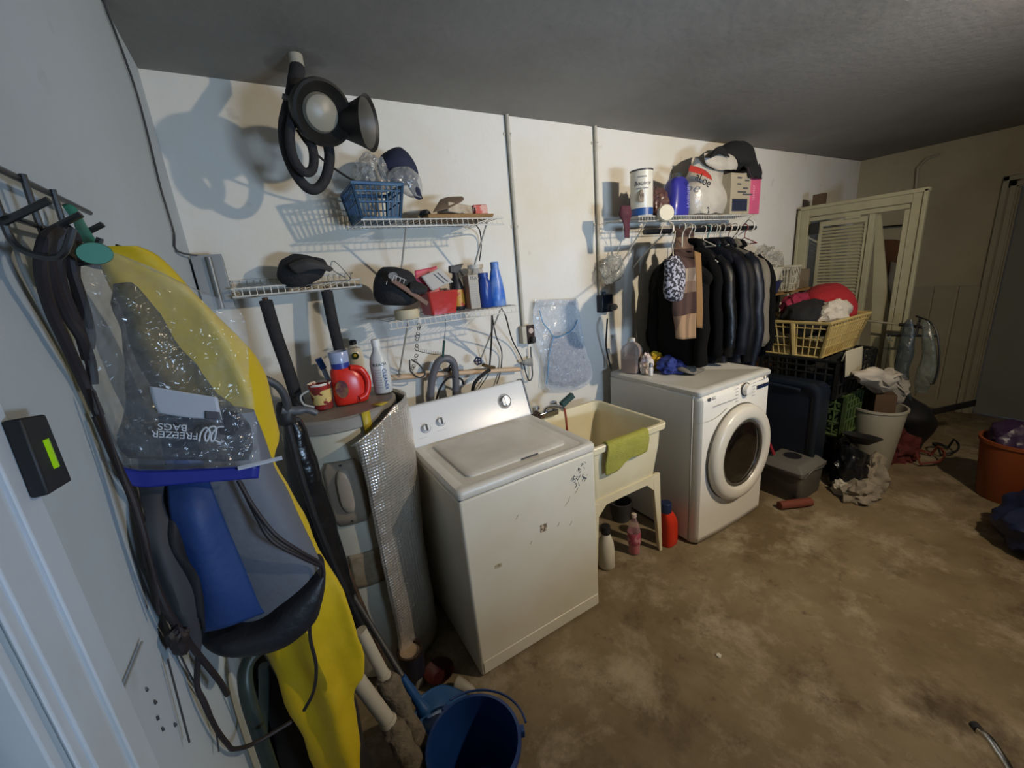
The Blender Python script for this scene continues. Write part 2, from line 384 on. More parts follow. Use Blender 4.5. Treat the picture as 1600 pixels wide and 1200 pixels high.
# top deck with a recess for the lid
x0, x1, y0, y1 = WX-.004, WX+WW+.004, WY-.006, WY+WD
def rr(x0, x1, y0, y1, z, r, n=6):
    out = []
    for cx, cy, a in ((x1-r, y1-r, 0), (x0+r, y1-r, PI/2), (x0+r, y0+r, PI), (x1-r, y0+r, 1.5*PI)):
        for i in range(n+1): out.append(V((cx+r*math.cos(a+PI/2*i/n), cy+r*math.sin(a+PI/2*i/n), z)))
    return out
lx0, lx1, ly0, ly1 = WX+.045, WX+WW-.045, WY+.035, WY+.49
deck.loft([rr(x0, x1, y0, y1, WH-.038, .02), rr(x0-.001, x1+.001, y0-.002, y1, WH-.03, .022), rr(x0-.001, x1+.001, y0-.002, y1, WH-.010, .024), rr(x0+.006, x1-.006, y0+.006, y1-.004, WH, .024),
           rr(lx0-.010, lx1+.010, ly0-.010, ly1+.01, WH, .03), rr(lx0-.004, lx1+.004, ly0-.004, ly1+.004, WH-.005, .028), rr(lx0, lx1, ly0, ly1, WH-.005, .028)], True, True)
build('top_deck', deck, m_wtop, wa, angle=50)
lid = MB()
ix0, ix1, iy0, iy1 = WX+.085, WX+WW-.10, WY+.078, WY+.485
lid.loft([rr(ix0-.002, ix1+.002, iy0-.002, iy1+.002, WH-.006, .03), rr(ix0-.002, ix1+.002, iy0-.002, iy1+.002, WH+.002, .03), rr(ix0+.006, ix1-.006, iy0+.006, iy1-.006, WH+.007, .028), rr(ix0+.03, ix1-.03, iy0+.03, iy1-.03, WH+.008, .02)])
ld = build('lid', lid, m_wtop, wa, angle=50)
build('finger_slot', MB().ab((ix0+.25, iy0-.004, WH-.004), (ix0+.34, iy0+.002, WH+.0022)), m_dk, ld)
# console leaning back
cz0, cz1 = WH, WH+.19
cy0, cy1 = WY+.515, WY+.60
cons = MB()
def prof(x, ins=0.): return [V((x, cy0+ins, cz0)), V((x, cy0+.012+ins, cz0+.02)), V((x, cy1-.012, cz1-.012-ins)), V((x, cy1, cz1-ins)), V((x, WY+WD-.01, cz1-.01-ins)), V((x, WY+WD, cz0))]
cons.loft([prof(WX-.006+.0), prof(WX+WW+.006)])
co = build('console', cons, m_cons, wa, bevel=.008, seg=3)
for sx in (WX-.008, WX+WW+.002):
    pp = MB(); pp.loft([[p+V((0, -.004 if i < 3 else 0, .004)) for i, p in enumerate(prof(sx))], [p+V((0, -.004 if i < 3 else 0, .004)) for i, p in enumerate(prof(sx+.007))]])
    build('end_cap', pp, M('grey trim line', '6f7377', .5), wa)
Pn = V((0, -(cz1-cz0-.03), (cy1-cy0-.02))).normalized(); Pu = V((0, (cy1-cy0-.02), (cz1-cz0-.03))).normalized()
RC = Matrix((V((1, 0, 0)), Pu, -V((1, 0, 0)).cross(Pu)*-1)).transposed()
def onc(u, v, out=0):   # point on the console face, u from left, v up the face
    a = V((WX, cy0+.012, cz0+.02)); return a + V((u, 0, 0)) + Pu*v + Pn*out
RF = RM((1, 0, 0), Pu)
for u, v, r in ((.083, .062, .019), (.165, .075, .019)):
    k = build('knob', MB().lathe([(r+.004, 0), (r+.004, .002), (r, .004), (r*.92, .020), (r*.8, .022)], onc(u, v), 28, frame(Pn)), m_cons, wa)
    tag(k, 'small white console knob with a dark edge')
    build('knob_ring', MB().lathe([(r+.007, 0), (r+.007, .001), (r+.003, .0015)], onc(u, v), 28, frame(Pn)), m_inkl, k)
    build('knob_grip', MB().box(onc(u, v, .022), (.007, 2*r*.9, .010), frame(Pn)), m_dk, k)
k = build('dial', MB().lathe([(.042, 0), (.042, .003), (.036, .012), (.030, .022), (.027, .024)], onc(.545, .09), 40, frame(Pn)), m_chr, wa)
tag(k, 'big chrome cycle dial')
build('dial_face', MB().lathe([(.026, .023), (.024, .027)], onc(.545, .09), 32, frame(Pn)), m_cons, k)
build('dial_grip', MB().box(onc(.545, .09, .026), (.012, .05, .012), frame(Pn)), m_chr, k)
ti = MB()
for i in range(14):
    a = PI*(.1+1.8*i/13)-PI/2; p = onc(.545+.056*math.sin(a+1.5), .09+.056*math.cos(a+1.5), .0006); ti.box(p, (.008, .001, .003), RF)
for cu_, cv_ in ((.083, .062), (.165, .075)):
    for i in range(7): a = -1.8+.6*i; ti.box(onc(cu_+.034*math.sin(a), cv_+.034*math.cos(a), .0006), (.006, .0008, .002), RF)
for u, v, wd in ((.05, .112, .03), (.055, .018, .04), (.16, .03, .05), (.46, .145, .03), (.60, .02, .03), (.62, .14, .035)): ti.box(onc(u, v, .0006), (wd, .0008, .0025), RF)
ti.box(onc(.31, .148, .0006), (.44, .0008, .0012), RF)
build('console_print', ti, m_inkl, wa)
# marks on the front: sticker remains, scribbles
fy = WY-.0008
build('sticker_residue', MB().box((WX+.375, fy, .60), (.034, .0014, .036), Matrix.Rotation(.04, 3, 'Y')), M('brown sticker glue', '6a5a48', .8, noise_col='b9ab90', nscale=90, lo=.5, hi=.54, nfac=1), wa)
build('sticker_residue', MB().box((WX+.135, fy, .52), (.032, .0014, .018)), M('pale sticker glue', 'b9ac90', .8, noise_col='8f8268', nscale=110, lo=.5, hi=.55, nfac=1), wa)
sm = MB()
for cx, cz, w_ in ((.50, .66, .03), (.56, .70, .02), (.45, .575, .012), (.52, .55, .014), (.30, .55, .010), (.24, .70, .014)): sm.tube([V((WX+cx, fy, cz)), V((WX+cx+w_*.6, fy, cz+w_*.5)), V((WX+cx+w_, fy, cz+w_*1.2))], .0012, 4, 3)
build('scuff_marks', sm, M('pale scuff', 'a39a82', .7), wa)
sc = MB()
for i in range(26):
    a = V((WX+.60+random.uniform(-.045, .045), fy-.0004, .785+random.uniform(-.05, .05))); b = a+V((random.uniform(-.012, .012), 0, random.uniform(-.018, .018))); c = b+V((random.uniform(-.01, .01), 0, random.uniform(-.012, .012)))
    sc.tube([a, b, c], .0011, 4)
build('scribbled_marks', sc, m_ink, wa)
for i in range(4): build('levelling_foot', MB().lathe([(.02, 0), (.02, .01), (.01, .013)], (WX+.05+(WW-.1)*(i % 2), WY+.06+(WD-.12)*(i//2), 0), 14), m_blk, wa)

# ---------------------------------------------------------------- front-loading dryer
m_lg = M('gloss white panel', 'dedad0', .28)
m_lgs = M('grey white side', 'c9c8c0', .45)
DX, DY, DW, DD, DH = 0, 0, .686, .70, .988
dr = thing('front_load_dryer', 'white front-loading machine with a round glass door beside the utility sink', 'dryer', (2.131, -.783, 0))
DM = Matrix.Translation((2.131, -.783, 0)) @ Matrix.Rotation(-.02, 4, 'Z')
def D(mb): return mb.xf(DM)
DR3 = DM.to_3x3()
build('cabinet', D(MB().ab((0, .03, .015), (DW, DD, DH-.03))), m_lgs, dr, bevel=.012)
# front panel, bowed forward around the door
fp = MB(); rows = []
for j in range(25):
    z = .02 + (DH-.045)*j/24; r_ = []
    for i in range(25):
        x = DW*i/24; e = min(1, min(x, DW-x)/.03); tz = min(1, (DH-.02-z)/.05)
        bow = .018*math.sin(PI*min(1, max(0, x/DW)))*(.6+.4*math.sin(PI*min(1, z/.8)))
        r_.append(V((x, .035*(1-e)**2 - bow - .004 + .02*(1-tz)**2, z)))
    rows.append(r_)
fp.grid(rows); fp.grid([[V((p.x, .05, p.z)) for p in r_] for r_ in (rows[0], rows[-1])])
build('front_panel', D(fp), m_lg, dr, solid=.012, off=-1)
topm = MB(); topm.loft([rr(.0, DW, -.002, DD, DH-.032, .02), rr(-.004, DW+.004, -.006, DD, DH-.025, .024), rr(-.004, DW+.004, -.006, DD, DH-.008, .026), rr(.006, DW-.006, .006, DD-.006, DH, .02), rr(.03, DW-.03, .05, DD-.03, DH, .02), rr(.036, DW-.036, .056, DD-.036, DH-.004, .02)])
build('top_panel', D(topm), M('dryer top', 'c3c2bb', .4, noise_col='aeaca2', nscale=4), dr, angle=50)
DCX, DCZ = .352, .535
RD = frame((0, -1, 0))
door = D(MB().lathe([(.285, 0), (.292, .015), (.290, .036), (.280, .050), (.262, .058), (.226, .060), (.212, .054), (.202, .036)], (DCX, -.012, DCZ), 56, RD, sx=.98, sy=1.04, cap1=False))
do = build('door', door, M('door ring white', 'cfc9bb', .3), dr, angle=60)
build('door_seal', D(MB().lathe([(.296, 0), (.296, .006), (.285, .006)], (DCX, -.012, DCZ), 56, RD, sx=.98, sy=1.04)), M('grey seal', '5c574e', .6), do)
m_glass = M('dark door glass', '15110d', .06, 0, spec=.8)
build('door_glass', D(MB().lathe([(.205, .030), (.19, .036), (.12, .040), (.05, .036), (.002, .034)], (DCX, -.012, DCZ), 48, RD, sx=.98, sy=1.04)), m_glass, do)
build('glass_rim', D(MB().lathe([(.206, .034), (.201, .044), (.190, .044), (.184, .034)], (DCX, -.012, DCZ), 48, RD, sx=.98, sy=1.04, cap0=False, cap1=False)), M('smoked rim', '4b453c', .25), do)
def dl(x, z, out=0): return DM @ V((x, -.022-out, z))
k = build('dial', D(MB().lathe([(.040, 0), (.040, .004), (.034, .006), (.032, .028), (.024, .031)], (.395, -.016, .925-.005), 32, RD)), m_lg, dr)
build('dial_dark_ring', D(MB().lathe([(.042, 0), (.042, .0045), (.036, .005)], (.395, -.0165, .92), 32, RD)), m_dk, k)  # dark grey ring, slightly wider than the dial, around its base
build('display', D(MB().box((.575, -.0175, .905), (.11, .004, .022))), M('dark blue display', '1d2740', .2), dr)
build('display_icon', D(MB().box((.615, -.0175, .955), (.014, .004, .018))), m_ink, dr)
RDt = RM(DR3 @ V((1, 0, 0)), (0, 0, 1))
lo = build('maker_logo', D(MB().lathe([(.011, 0), (.011, .001)], (.07, -.0128, .93), 20, RD)), m_ink, dr)
text('LG', .024, dl(.105, .93, -.008), RDt, m_ink, dr, 'maker_lettering')
ti = MB()
for i in range(6): ti.box((.31+.0*i, -.0205, .965-.02*i), (.022, .001, .003)); ti.box((.475, -.021, .965-.02*i), (.026, .001, .003))
for i in range(4): ti.box((.535+.025*i, -.018, .945), (.016, .001, .003))
ti.box((.20, -.0185, .882), (.20, .0016, .003))
build('panel_print', D(ti), m_inkl, dr)
build('panel_groove', D(MB().tube([V((.004, -.001, .80)), V((.08, -.0115, .802)), V((.15, -.0178, .815)), V((.22, -.021, .845))], .0022, 5, 4)), M('soft groove', 'a5a196', .5), dr)
for i in range(4): build('foot', D(MB().lathe([(.022, 0), (.022, .016)], (.06+(DW-.12)*(i % 2), .08+(DD-.16)*(i//2), 0), 14)), m_blk, dr)

# ---------------------------------------------------------------- utility sink
m_tub = M('cream moulded plastic', 'dcd4b6', .4, noise_col='cdc19a', nscale=4, nfac=.6)
SX0, SX1, SY0, SY1, SZ = 1.405, 1.975, -.70, -.13, .835
sk = thing('utility_sink', 'cream plastic laundry sink on splayed legs between the two machines', 'sink', ((SX0+SX1)/2, (SY0+SY1)/2, 0))
def sr(ins, z, r=.04): return rr(SX0+ins, SX1-ins, SY0+ins, SY1-ins, z, r, 5)
tub = MB()
tub.loft([sr(.055, .50, .05), sr(.04, .51, .05), sr(.022, .70), sr(.018, SZ-.035), sr(-.002, SZ-.034), sr(-.004, SZ-.006), sr(0, SZ), sr(.016, SZ), sr(.022, SZ-.008), sr(.03, .70), sr(.055, .54, .05), sr(.08, .52, .05)])
build('basin', tub, m_tub, sk, angle=35)
build('drain', MB().lathe([(.03, .521), (.026, .523), (.01, .522)], ((SX0+SX1)/2, -.4, 0), 20), m_chr, sk)
for ix in (0, 1):
    for iy in (0, 1):
        xx = SX0+.045 if ix == 0 else SX1-.045; yy = SY0+.045 if iy == 0 else SY1-.045
        sx = -1 if ix == 0 else 1; sy = -1 if iy == 0 else 1
        lg = MB()
        # L-section leg: a front web and a side web that flare into the basin
        lg.hexa([V((xx+sx*.012, yy+sy*.02, 0)), V((xx+sx*.034, yy+sy*.02, 0)), V((xx+sx*.034, yy+sy*.03, 0)), V((xx+sx*.012, yy+sy*.03, 0)),
                 V((xx-sx*.035, yy+sy*.005, .50)), V((xx+sx*.022, yy+sy*.005, .52)), V((xx+sx*.022, yy+sy*.016, .52)), V((xx-sx*.035, yy+sy*.016, .50))])
        lg.hexa([V((xx+sx*.024, yy-sy*.005, 0)), V((xx+sx*.034, yy-sy*.005, 0)), V((xx+sx*.034, yy+sy*.03, 0)), V((xx+sx*.024, yy+sy*.03, 0)),
                 V((xx+sx*.010, yy-sy*.05, .50)), V((xx+sx*.022, yy-sy*.05, .50)), V((xx+sx*.022, yy+sy*.016, .52)), V((xx+sx*.010, yy+sy*.016, .52))])
        build('leg', lg, m_tub, sk, bevel=.003)
for yy in (SY0+.030, SY1-.042):
    ap = MB()
    ap.hexa([V((SX0+.06, yy, .41)), V((SX0+.13, yy, .475)), V((SX0+.13, yy+.012, .475)), V((SX0+.06, yy+.012, .41)), V((SX0+.03, yy, .52)), V((SX0+.13, yy, .52)), V((SX0+.13, yy+.012, .52)), V((SX0+.03, yy+.012, .52))])
    ap.hexa([V((SX1-.13, yy, .475)), V((SX1-.06, yy, .41)), V((SX1-.06, yy+.012, .41)), V((SX1-.13, yy+.012, .475)), V((SX1-.13, yy, .52)), V((SX1-.03, yy, .52)), V((SX1-.03, yy+.012, .52)), V((SX1-.13, yy+.012, .52))])
    ap.ab((SX0+.13, yy, .475), (SX1-.13, yy+.012, .52))
    build('leg_apron', ap, m_tub, sk)
build('waste_pipe', MB().tube([V((1.72, -.4, .50)), V((1.72, -.4, .30)), V((1.72, -.36, .24)), V((1.72, -.28, .24)), V((1.72, -.24, .32)), V((1.72, -.03, .36))], .022, 12, 4), m_blk, sk)
fa = thing('sink_faucet', 'chrome two-handle faucet at the back left of the cream sink', 'faucet', py(868, 640, -.17))
f0 = py(838, 645, -.16); f0.z = SZ+.02; f1 = f0+V((.13, 0, 0))
build('faucet_body', MB().ab(f0+V((-.02, -.025, -.02)), f1+V((.02, .025, .018))), m_chr, fa, bevel=.006)
for q in (f0, f1):
    h = build('faucet_handle', MB().lathe([(.012, .018), (.012, .04), (.024, .046), (.022, .062), (.01, .066)], q, 14), m_chr, fa)
sp0 = (f0+f1)/2
build('spout', MB().tube([sp0+V((0, 0, .01)), sp0+V((0, -.01, .035)), sp0+V((.02, -.05, .055)), sp0+V((.035, -.11, .06)), sp0+V((.04, -.135, .045))], .013, 10, 5), m_chr, fa)
hs = tag(build('red_hose', MB().tube([sp0+V((.04, -.14, .06)), sp0+V((.045, -.143, .0)), sp0+V((.05, -.14, -.10)), sp0+V((.06, -.12, -.22)), sp0+V((.09, -.11, -.29))], .0065, 8, 5), M('red rubber', '8c3520', .5)), 'short red rubber hose hanging from the faucet into the sink', 'hose')
sg = MB(); q = py(886, 625, -.26); sg.box((0, 0, 0), (.10, .03, .035), Matrix.Rotation(-.45, 3, 'Y')); sg.xf(Matrix.Translation(q))
tag(build('scrub_sponge', sg, M('dark teal scrubber', '2f4a48', .9, bump=.8, bscale=120), bevel=.005), 'dark teal scrubbing pad stuck on the faucet over the sink', 'sponge')
tag(build('brown_rag', lump(py(843, 655, -.18)+V((-.03, 0, .0)), (.08, .05, .05), 3.3, .3), M('dark brown cloth', '33231c', .9)), 'dark brown scrap of cloth behind the left faucet handle', 'rag')
# towel over the front rim
tw = patch([[V((1.53+.06*i/4*4.6, -.66+.004*math.sin(i*2), SZ-.012)) for i in range(5)],
            [V((1.52+.062*i/4*4.6, -.685, SZ+.006)) for i in range(5)],
            [V((1.515+.063*i/4*4.6, -.712, SZ-.002)) for i in range(5)],
            [V((1.505+.065*i/4*4.6, -.716-.003*math.sin(i*2.2), SZ-.05)) for i in range(5)],
            [V((1.50+.066*i/4*4.6, -.708-.006*math.sin(i*2.6), SZ-.10-.006*i)) for i in range(5)],
            [V((1.505+.0655*i/4*4.6, -.705-.004*math.sin(i*3.1), SZ-.165+.018*i-(.016 if i == 1 else 0))) for i in range(5)]], 5)
wob(tw, .004, 18, axis=(0, 1, 0))
tag(build('dish_towel', tw, M('olive terry cloth', '9a9840', .95, noise_col='a8a452', nscale=30, bump=.6, bscale=160), solid=.005), 'olive green towel hanging over the front rim of the sink', 'towel')

# bottles under and beside the sink
def bottle(name, label, base, prof, mat, cap=None, capmat=None, n=24, sx=1, sy=1, cat='bottle', rotz=0, group=None):
    t = thing(name, label, cat, base, group)
    R = Matrix.Rotation(rotz, 3, 'Z')
    build('bottle_body', MB().lathe(prof, base, n, R, sx, sy), mat, t, angle=45)
    if cap: build('cap', MB().lathe(cap, base, n, R, 1, 1), capmat, t)
    return t
def onfl(x, y): return pz(x, y, 0)
b = onfl(948, 884)
t = bottle('bleach_bottle', 'tall white bottle with a black cap standing under the sink', V((b.x, b.y, 0)), [(.04, 0), (.048, .01), (.048, .10), (.043, .16), (.03, .20), (.022, .225)], M('white bottle plastic', 'cfcaba', .4), [(.026, .222), (.026, .27), (.018, .272)], m_blk)
b = onfl(995, 866); b.y += .02
m_soda = M('pink drink', 'a3243f', .1, spec=.7)
t = thing('soda_bottle', 'clear bottle half full of pink liquid on the floor under the sink', 'bottle', (b.x, b.y, 0))
build('bottle_body', MB().lathe([(.03, 0), (.037, .012), (.034, .05), (.037, .10), (.036, .16), (.028, .20), (.013, .235), (.013, .25)], b, 24), Mclear('clear bottle', 'e0b8bc', .15, .6, .08, 0), t)
build('liquid', MB().lathe([(.026, .003), (.034, .013), (.032, .05), (.034, .098)], b, 20), m_soda, t)
build('paper_label', MB().lathe([(.0375, .075), (.0385, .077), (.0385, .15), (.0375, .152)], b, 24, cap0=False, cap1=False), M('pink label', 'c58a94', .6, noise_col='a94860', nscale=25, lo=.45, hi=.5, nfac=1), t)
build('cap', MB().lathe([(.015, .248), (.015, .268), (.012, .27)], b, 20), M('pale cap', 'c8b8a8', .5), t)
b = V((2.045, -.66, 0))
t = thing('detergent_jug', 'red-orange detergent bottle with a dark blue cap between sink leg and dryer', 'bottle', (b.x, b.y, 0))
m_red = M('red orange plastic', 'c8301a', .35); m_navy = M('dark blue cap', '1b2746', .4)
build('bottle_body', body([(b+V((-.05, 0, z)), b+V((w_, 0, z)), tt) for z, w_, tt in ((.24, -.01, .03), (.225, .02, .05), (.17, .045, .09), (.10, .05, .10), (.02, .048, .10), (.0, .04, .085))], e=3), m_red, t)
build('cap', MB().lathe([(.034, .235), (.034, .29), (.03, .295)], b+V((-.025, 0, 0)), 24), m_navy, t)
b = onfl(962, 805)
tag(build('plumbing_pot', MB().lathe([(.06, 0), (.075, .12), (.078, .14), (.07, .14), (.062, .05)], (b.x, -.30, 0), 24), m_dk), 'dark round pot on the floor at the wall below the sink', 'pot')
# ---------------------------------------------------------------- water heater and what stands on it
HC = V((.385, -.305, 0)); HR = .232; HT = 1.235
m_tank = M('cream tank enamel', 'c9c6b6', .4, noise_col='b3ab92', nscale=3)
m_gry = M('grey tank top', '8f8a82', .5, noise_col='6e675e', nscale=9)
m_plate = M('taupe cover plate', '8b7f6e', .5)
m_tag2 = M('yellow tape', 'b9a22c', .5)
wh = thing('water_heater', 'tall cream water heater tank with a grey lid in the corner', 'water heater', HC)
build('tank', MB().lathe([(HR-.03, 0), (HR-.004, .03), (HR-.004, HT-.05)], HC, 56), m_tank, wh)
build('tank_lid', MB().lathe([(HR-.002, HT-.055), (HR+.004, HT-.05), (HR+.004, HT-.008), (HR-.006, HT), (HR-.018, HT-.004), (.002, HT-.002)], HC, 56, cap0=False), m_gry, wh)
def cylp(a, z, r=HR): return HC + V((math.cos(a)*r, math.sin(a)*r, z))
def cylpatch(a0, a1, z0, z1, r, t, n=10, rc=.02):
    rows = []
    for j in range(9):
        z = z0+(z1-z0)*j/8; ins = 0
        if j in (0, 8): ins = rc/r
        rows.append([cylp(a0+ins+(a1-a0-2*ins)*i/n, z, r) for i in range(n+1)])
    return MB().grid(rows)
A0, A1 = math.radians(-121), math.radians(-86)
pl = build('access_cover', cylpatch(A0, A1, .80, 1.07, HR+.004, .004), m_plate, wh, solid=.004)
em = MB(); am = (A0+A1)/2-.01; rings = []
for k_, (off, gr) in enumerate(((0, 1.), (.006, .96), (.014, .82), (.016, .6))):
    rg = []
    for j in range(28):
        t_ = 2*PI*j/28; aa = am + math.copysign(abs(math.cos(t_))**.8, math.cos(t_))*.115*gr; zz = .945+.095*gr*math.copysign(abs(math.sin(t_))**.6, math.sin(t_)); rg.append(cylp(aa, zz, HR+.005+off))
    rings.append(rg)
em.loft(rings, False, True); build('cover_boss', em, M('light taupe', '9b9080', .5), pl)
for z in (.815, 1.055): build('cover_screw', MB().lathe([(.005, 0), (.004, .004)], cylp(am, z, HR+.006), 10, frame(cylp(am, 0)-HC)), m_dk, pl)
build('rating_label', cylpatch(math.radians(-116), math.radians(-84), .50, .66, HR, .001, rc=.001), M('faded label', '8d7b62', .5, noise_col='a9a08c', nscale=30), wh, solid=.001)
tp = MB(); tp.grid([[cylp(math.radians(a), z, HR+.009) for a in (-78, -74, -70)] for z in (HT+.004, HT-.05, HT-.12)]); tp.grid([[cylp(math.radians(a), HT+.0035, r) for a in (-56, -50, -44)] for r in (HR-.045, HR+.008)])
build('yellow_tape_strip', tp, m_tag2, wh, solid=.002)
# foil bubble jacket hanging off the right side
def foilmat():
    m = bpy.data.materials.new('silver bubble foil'); m.use_nodes = True; nt = m.node_tree; N = nt.nodes; L = nt.links
    b = N['Principled BSDF']; b.inputs['Base Color'].default_value = srgb('dedad2'); b.inputs['Metallic'].default_value = .8; b.inputs['Roughness'].default_value = .3
    tc = N.new('ShaderNodeTexCoord'); mp = N.new('ShaderNodeMapping'); mp.inputs['Scale'].default_value = (1, 1, 1)
    vo = N.new('ShaderNodeTexVoronoi'); vo.inputs['Scale'].default_value = 78; vo.inputs['Randomness'].default_value = .15
    n = N.new('ShaderNodeTexNoise'); n.inputs['Scale'].default_value = 7
    bp = N.new('ShaderNodeBump'); bp.inputs['Strength'].default_value = .6; bp.inputs['Distance'].default_value = .006; bp.invert = True
    bp2 = N.new('ShaderNodeBump'); bp2.inputs['Strength'].default_value = .5; bp2.inputs['Distance'].default_value = .03
    L.new(tc.outputs['Object'], mp.inputs[0]); L.new(mp.outputs[0], vo.inputs['Vector']); L.new(tc.outputs['Object'], n.inputs['Vector'])
    L.new(n.outputs[0], bp2.inputs['Height']); L.new(vo.outputs['Distance'], bp.inputs['Height']); L.new(bp2.outputs[0], bp.inputs['Normal']); L.new(bp.outputs[0], b.inputs['Normal'])
    return m
rows = []
for j in range(41):
    f = j/40; z = .03 + (HT+.0-.03)*f; row = []
    a_s = math.radians(-92 + 14*f - (16*max(0, f-.55)/.45) + 2.5*math.sin(f*9))
    for i in range(33):
        g_ = i/32; a = a_s + (math.radians(66)-a_s)*g_
        flare = .05*max(0, 1-g_*5)*(.35+.65*f) + .012*math.sin(f*7+g_*5)*(1-g_) + .035*f*math.exp(-((g_-.35)/.28)**2)
        r = HR + .017 + max(0, flare)
        zz = z
        if j > 34 and g_ < .22: zz = min(z, HT - .012 - .35*(.22-g_))
        row.append(HC+V((r*math.cos(a), r*math.sin(a), zz)))
    rows.append(row)
fj = MB().grid(rows); wob(fj, .004, 9)
tag(build('insulation_jacket', fj, foilmat(), solid=.007), 'silver bubble-foil insulation jacket curling off the right side of the water heater', 'insulation')
# foam covered pipes rising from the tank to the pipes on the wall
m_foam = M('black pipe foam', '1f1e20', .85, noise_col='2c2a2c', nscale=20, bump=.4, bscale=60)
m_cop = M('tarnished copper', '4d3a2c', .5, .6)
for nm, a, b, lab in (('insulated_pipe', py(468, 635, -.30), py(415, 470, -.22), 'black foam-covered pipe rising from the heater lid, left one with open top'),
                      ('insulated_pipe', py(533, 560, -.20), py(510, 452, -.12), 'black foam-covered pipe behind the detergent, under the crumpled black cap')):
    a.z = max(a.z, HT); t = thing(nm, lab, 'pipe', a, 'foam-covered heater pipes'); 
    a2 = V((a.x, a.y, HT-.001))
    build('foam_sleeve', MB().tube([a2+(b-a2)*.02, a2+(b-a2)*.35+V((.002, 0, 0)), a2+(b-a2)*.7-V((.002, 0, 0)), b], .0235, 16, 3), m_foam, t)
    build('copper_core', MB().tube([b-(b-a2)*.03, b+(b-a2).normalized()*.012], .011, 12), m_cop, t)
# electrical box and wall bracket rails in the corner
m_galv = M('galvanised steel', '7d7f7e', .45, .5, noise_col='6a6a66', nscale=8)
eb = thing('electrical_box', 'grey metal electrical box in the upper left corner of the back wall', 'electrical box', (.055, -.05, 1.67))
p0 = py(292, 398, -.10); 
build('box_body', MB().ab((.012, -.10, 1.665), (.105, -.001, 1.86)), m_galv, eb, bevel=.004)
build('box_lid', MB().ab((.008, -.108, 1.66), (.108, -.10, 1.865)), M('grey box lid', '8f9190', .4, .3), eb, bevel=.002)
build('box_conduit', MB().tube([V((.065, -.118, 1.855)), V((.065, -.118, 1.66))], .010, 10), m_galv, eb)
# wire bracket shelf between box and pipe
m_wire = M('white coated wire', 'c9c6bd', .4, noise_col='a58a5c', nscale=14, nfac=.7, lo=.5, hi=.7)
ws = thing('wire_rack', 'short white wire rack on the back wall above the heater', 'rack', (.34, -.08, 1.70))
rk = MB()
for z, y in ((1.765, -.008), (1.70, -.015), (1.73, -.15), (1.70, -.15)): rk.tube([V((.11, y, z)), V((.60, y, z))], .0035, 6)
build('rack_rail', rk, m_wire, ws)
rk = MB()
for i in range(20): x = .12+.025*i; rk.tube([V((x, -.012, 1.765)), V((x, -.014, 1.735)), V((x, -.15, 1.73)), V((x, -.15, 1.70))], .0018, 5)
build('rack_wires', rk, m_wire, ws)
build('rack_plank', MB().ab((.11, -.14, 1.692), (.60, -.004, 1.698)), M('dusty board', '8b867a', .7), ws)
# crumpled black cap lying on the rack end, with a wire frame
cp = thing('fabric_cap', 'crumpled black fabric cap lying on the wire rack above the heater pipe', 'cap', py(472, 440, -.14))
m_bf = M('black fabric', '19191b', .85, noise_col='2b2b2e', nscale=12, bump=.4, bscale=90)
cb = bodyp([(455, 472, 398, .03), (440, 505, 405, .08), (436, 512, 418, .11), (434, 505, 430, .12), (440, 492, 440, .10), (448, 485, 448, .06)], -.14); wob(cb, .008, 22)
build('crown', cb, m_bf, cp)
vb = patch([[py(452, 414, -.20), py(478, 405, -.22), py(505, 412, -.21), py(520, 420, -.19)], [py(455, 420, -.22), py(480, 410, -.25), py(505, 415, -.24), py(519, 422, -.21)], [py(465, 428, -.21), py(482, 422, -.24), py(500, 420, -.24), py(514, 424, -.21)]])
build('visor', vb, M('charcoal fabric', '3a3836', .8), cp, solid=.006)
tag(build('bent_wire', MB().tube([py(455, 450, -.16), py(490, 444, -.17), py(520, 440, -.18), py(545, 438, -.18), py(544, 430, -.16), py(522, 408, -.15), py(518, 420, -.15), py(540, 434, -.17)], .0022, 6, 4), m_galv), 'bent thin wire frame sticking out beside the crumpled black cap', 'wire')
# ------- on the heater lid
LZ = HT+.002
def onlid(x, y): return pz(x, y, LZ)
b = onlid(507, 637)
mg = thing('paper_cup', 'red and yellow patterned cup with a wire-thin handle on the heater lid', 'cup', b)
def cupmat():
    m = bpy.data.materials.new('red yellow cup print'); m.use_nodes = True; nt = m.node_tree; N = nt.nodes; L = nt.links
    b_ = N['Principled BSDF']; b_.inputs['Roughness'].default_value = .45
    tc = N.new('ShaderNodeTexCoord'); sp = N.new('ShaderNodeSeparateXYZ'); L.new(tc.outputs['Object'], sp.inputs[0])
    cr = N.new('ShaderNodeValToRGB'); cr.color_ramp.interpolation = 'CONSTANT'; e = cr.color_ramp.elements
    e[0].color = srgb('8f2320'); e[1].position = .2; e[1].color = srgb('d9c07a')
    for p_, c_ in ((.76, 'a32c25'), (.93, 'e8e2d6')): q_ = e.new(p_); q_.color = srgb(c_)
    mr = N.new('ShaderNodeMapRange'); mr.inputs[2].default_value = .105; L.new(sp.outputs[2], mr.inputs[0]); L.new(mr.outputs[0], cr.inputs[0])
    n = N.new('ShaderNodeTexNoise'); n.inputs['Scale'].default_value = 26; L.new(tc.outputs['Object'], n.inputs[0])
    r = N.new('ShaderNodeMapRange'); r.inputs[1].default_value = .53; r.inputs[2].default_value = .55; L.new(n.outputs[0], r.inputs[0])
    mx = N.new('ShaderNodeMix'); mx.data_type = 'RGBA'; mx.inputs[7].default_value = srgb('7d2a26'); L.new(r.outputs[0], mx.inputs[0]); L.new(cr.outputs[0], mx.inputs[6])
    L.new(mx.outputs[2], b_.inputs['Base Color']); return m
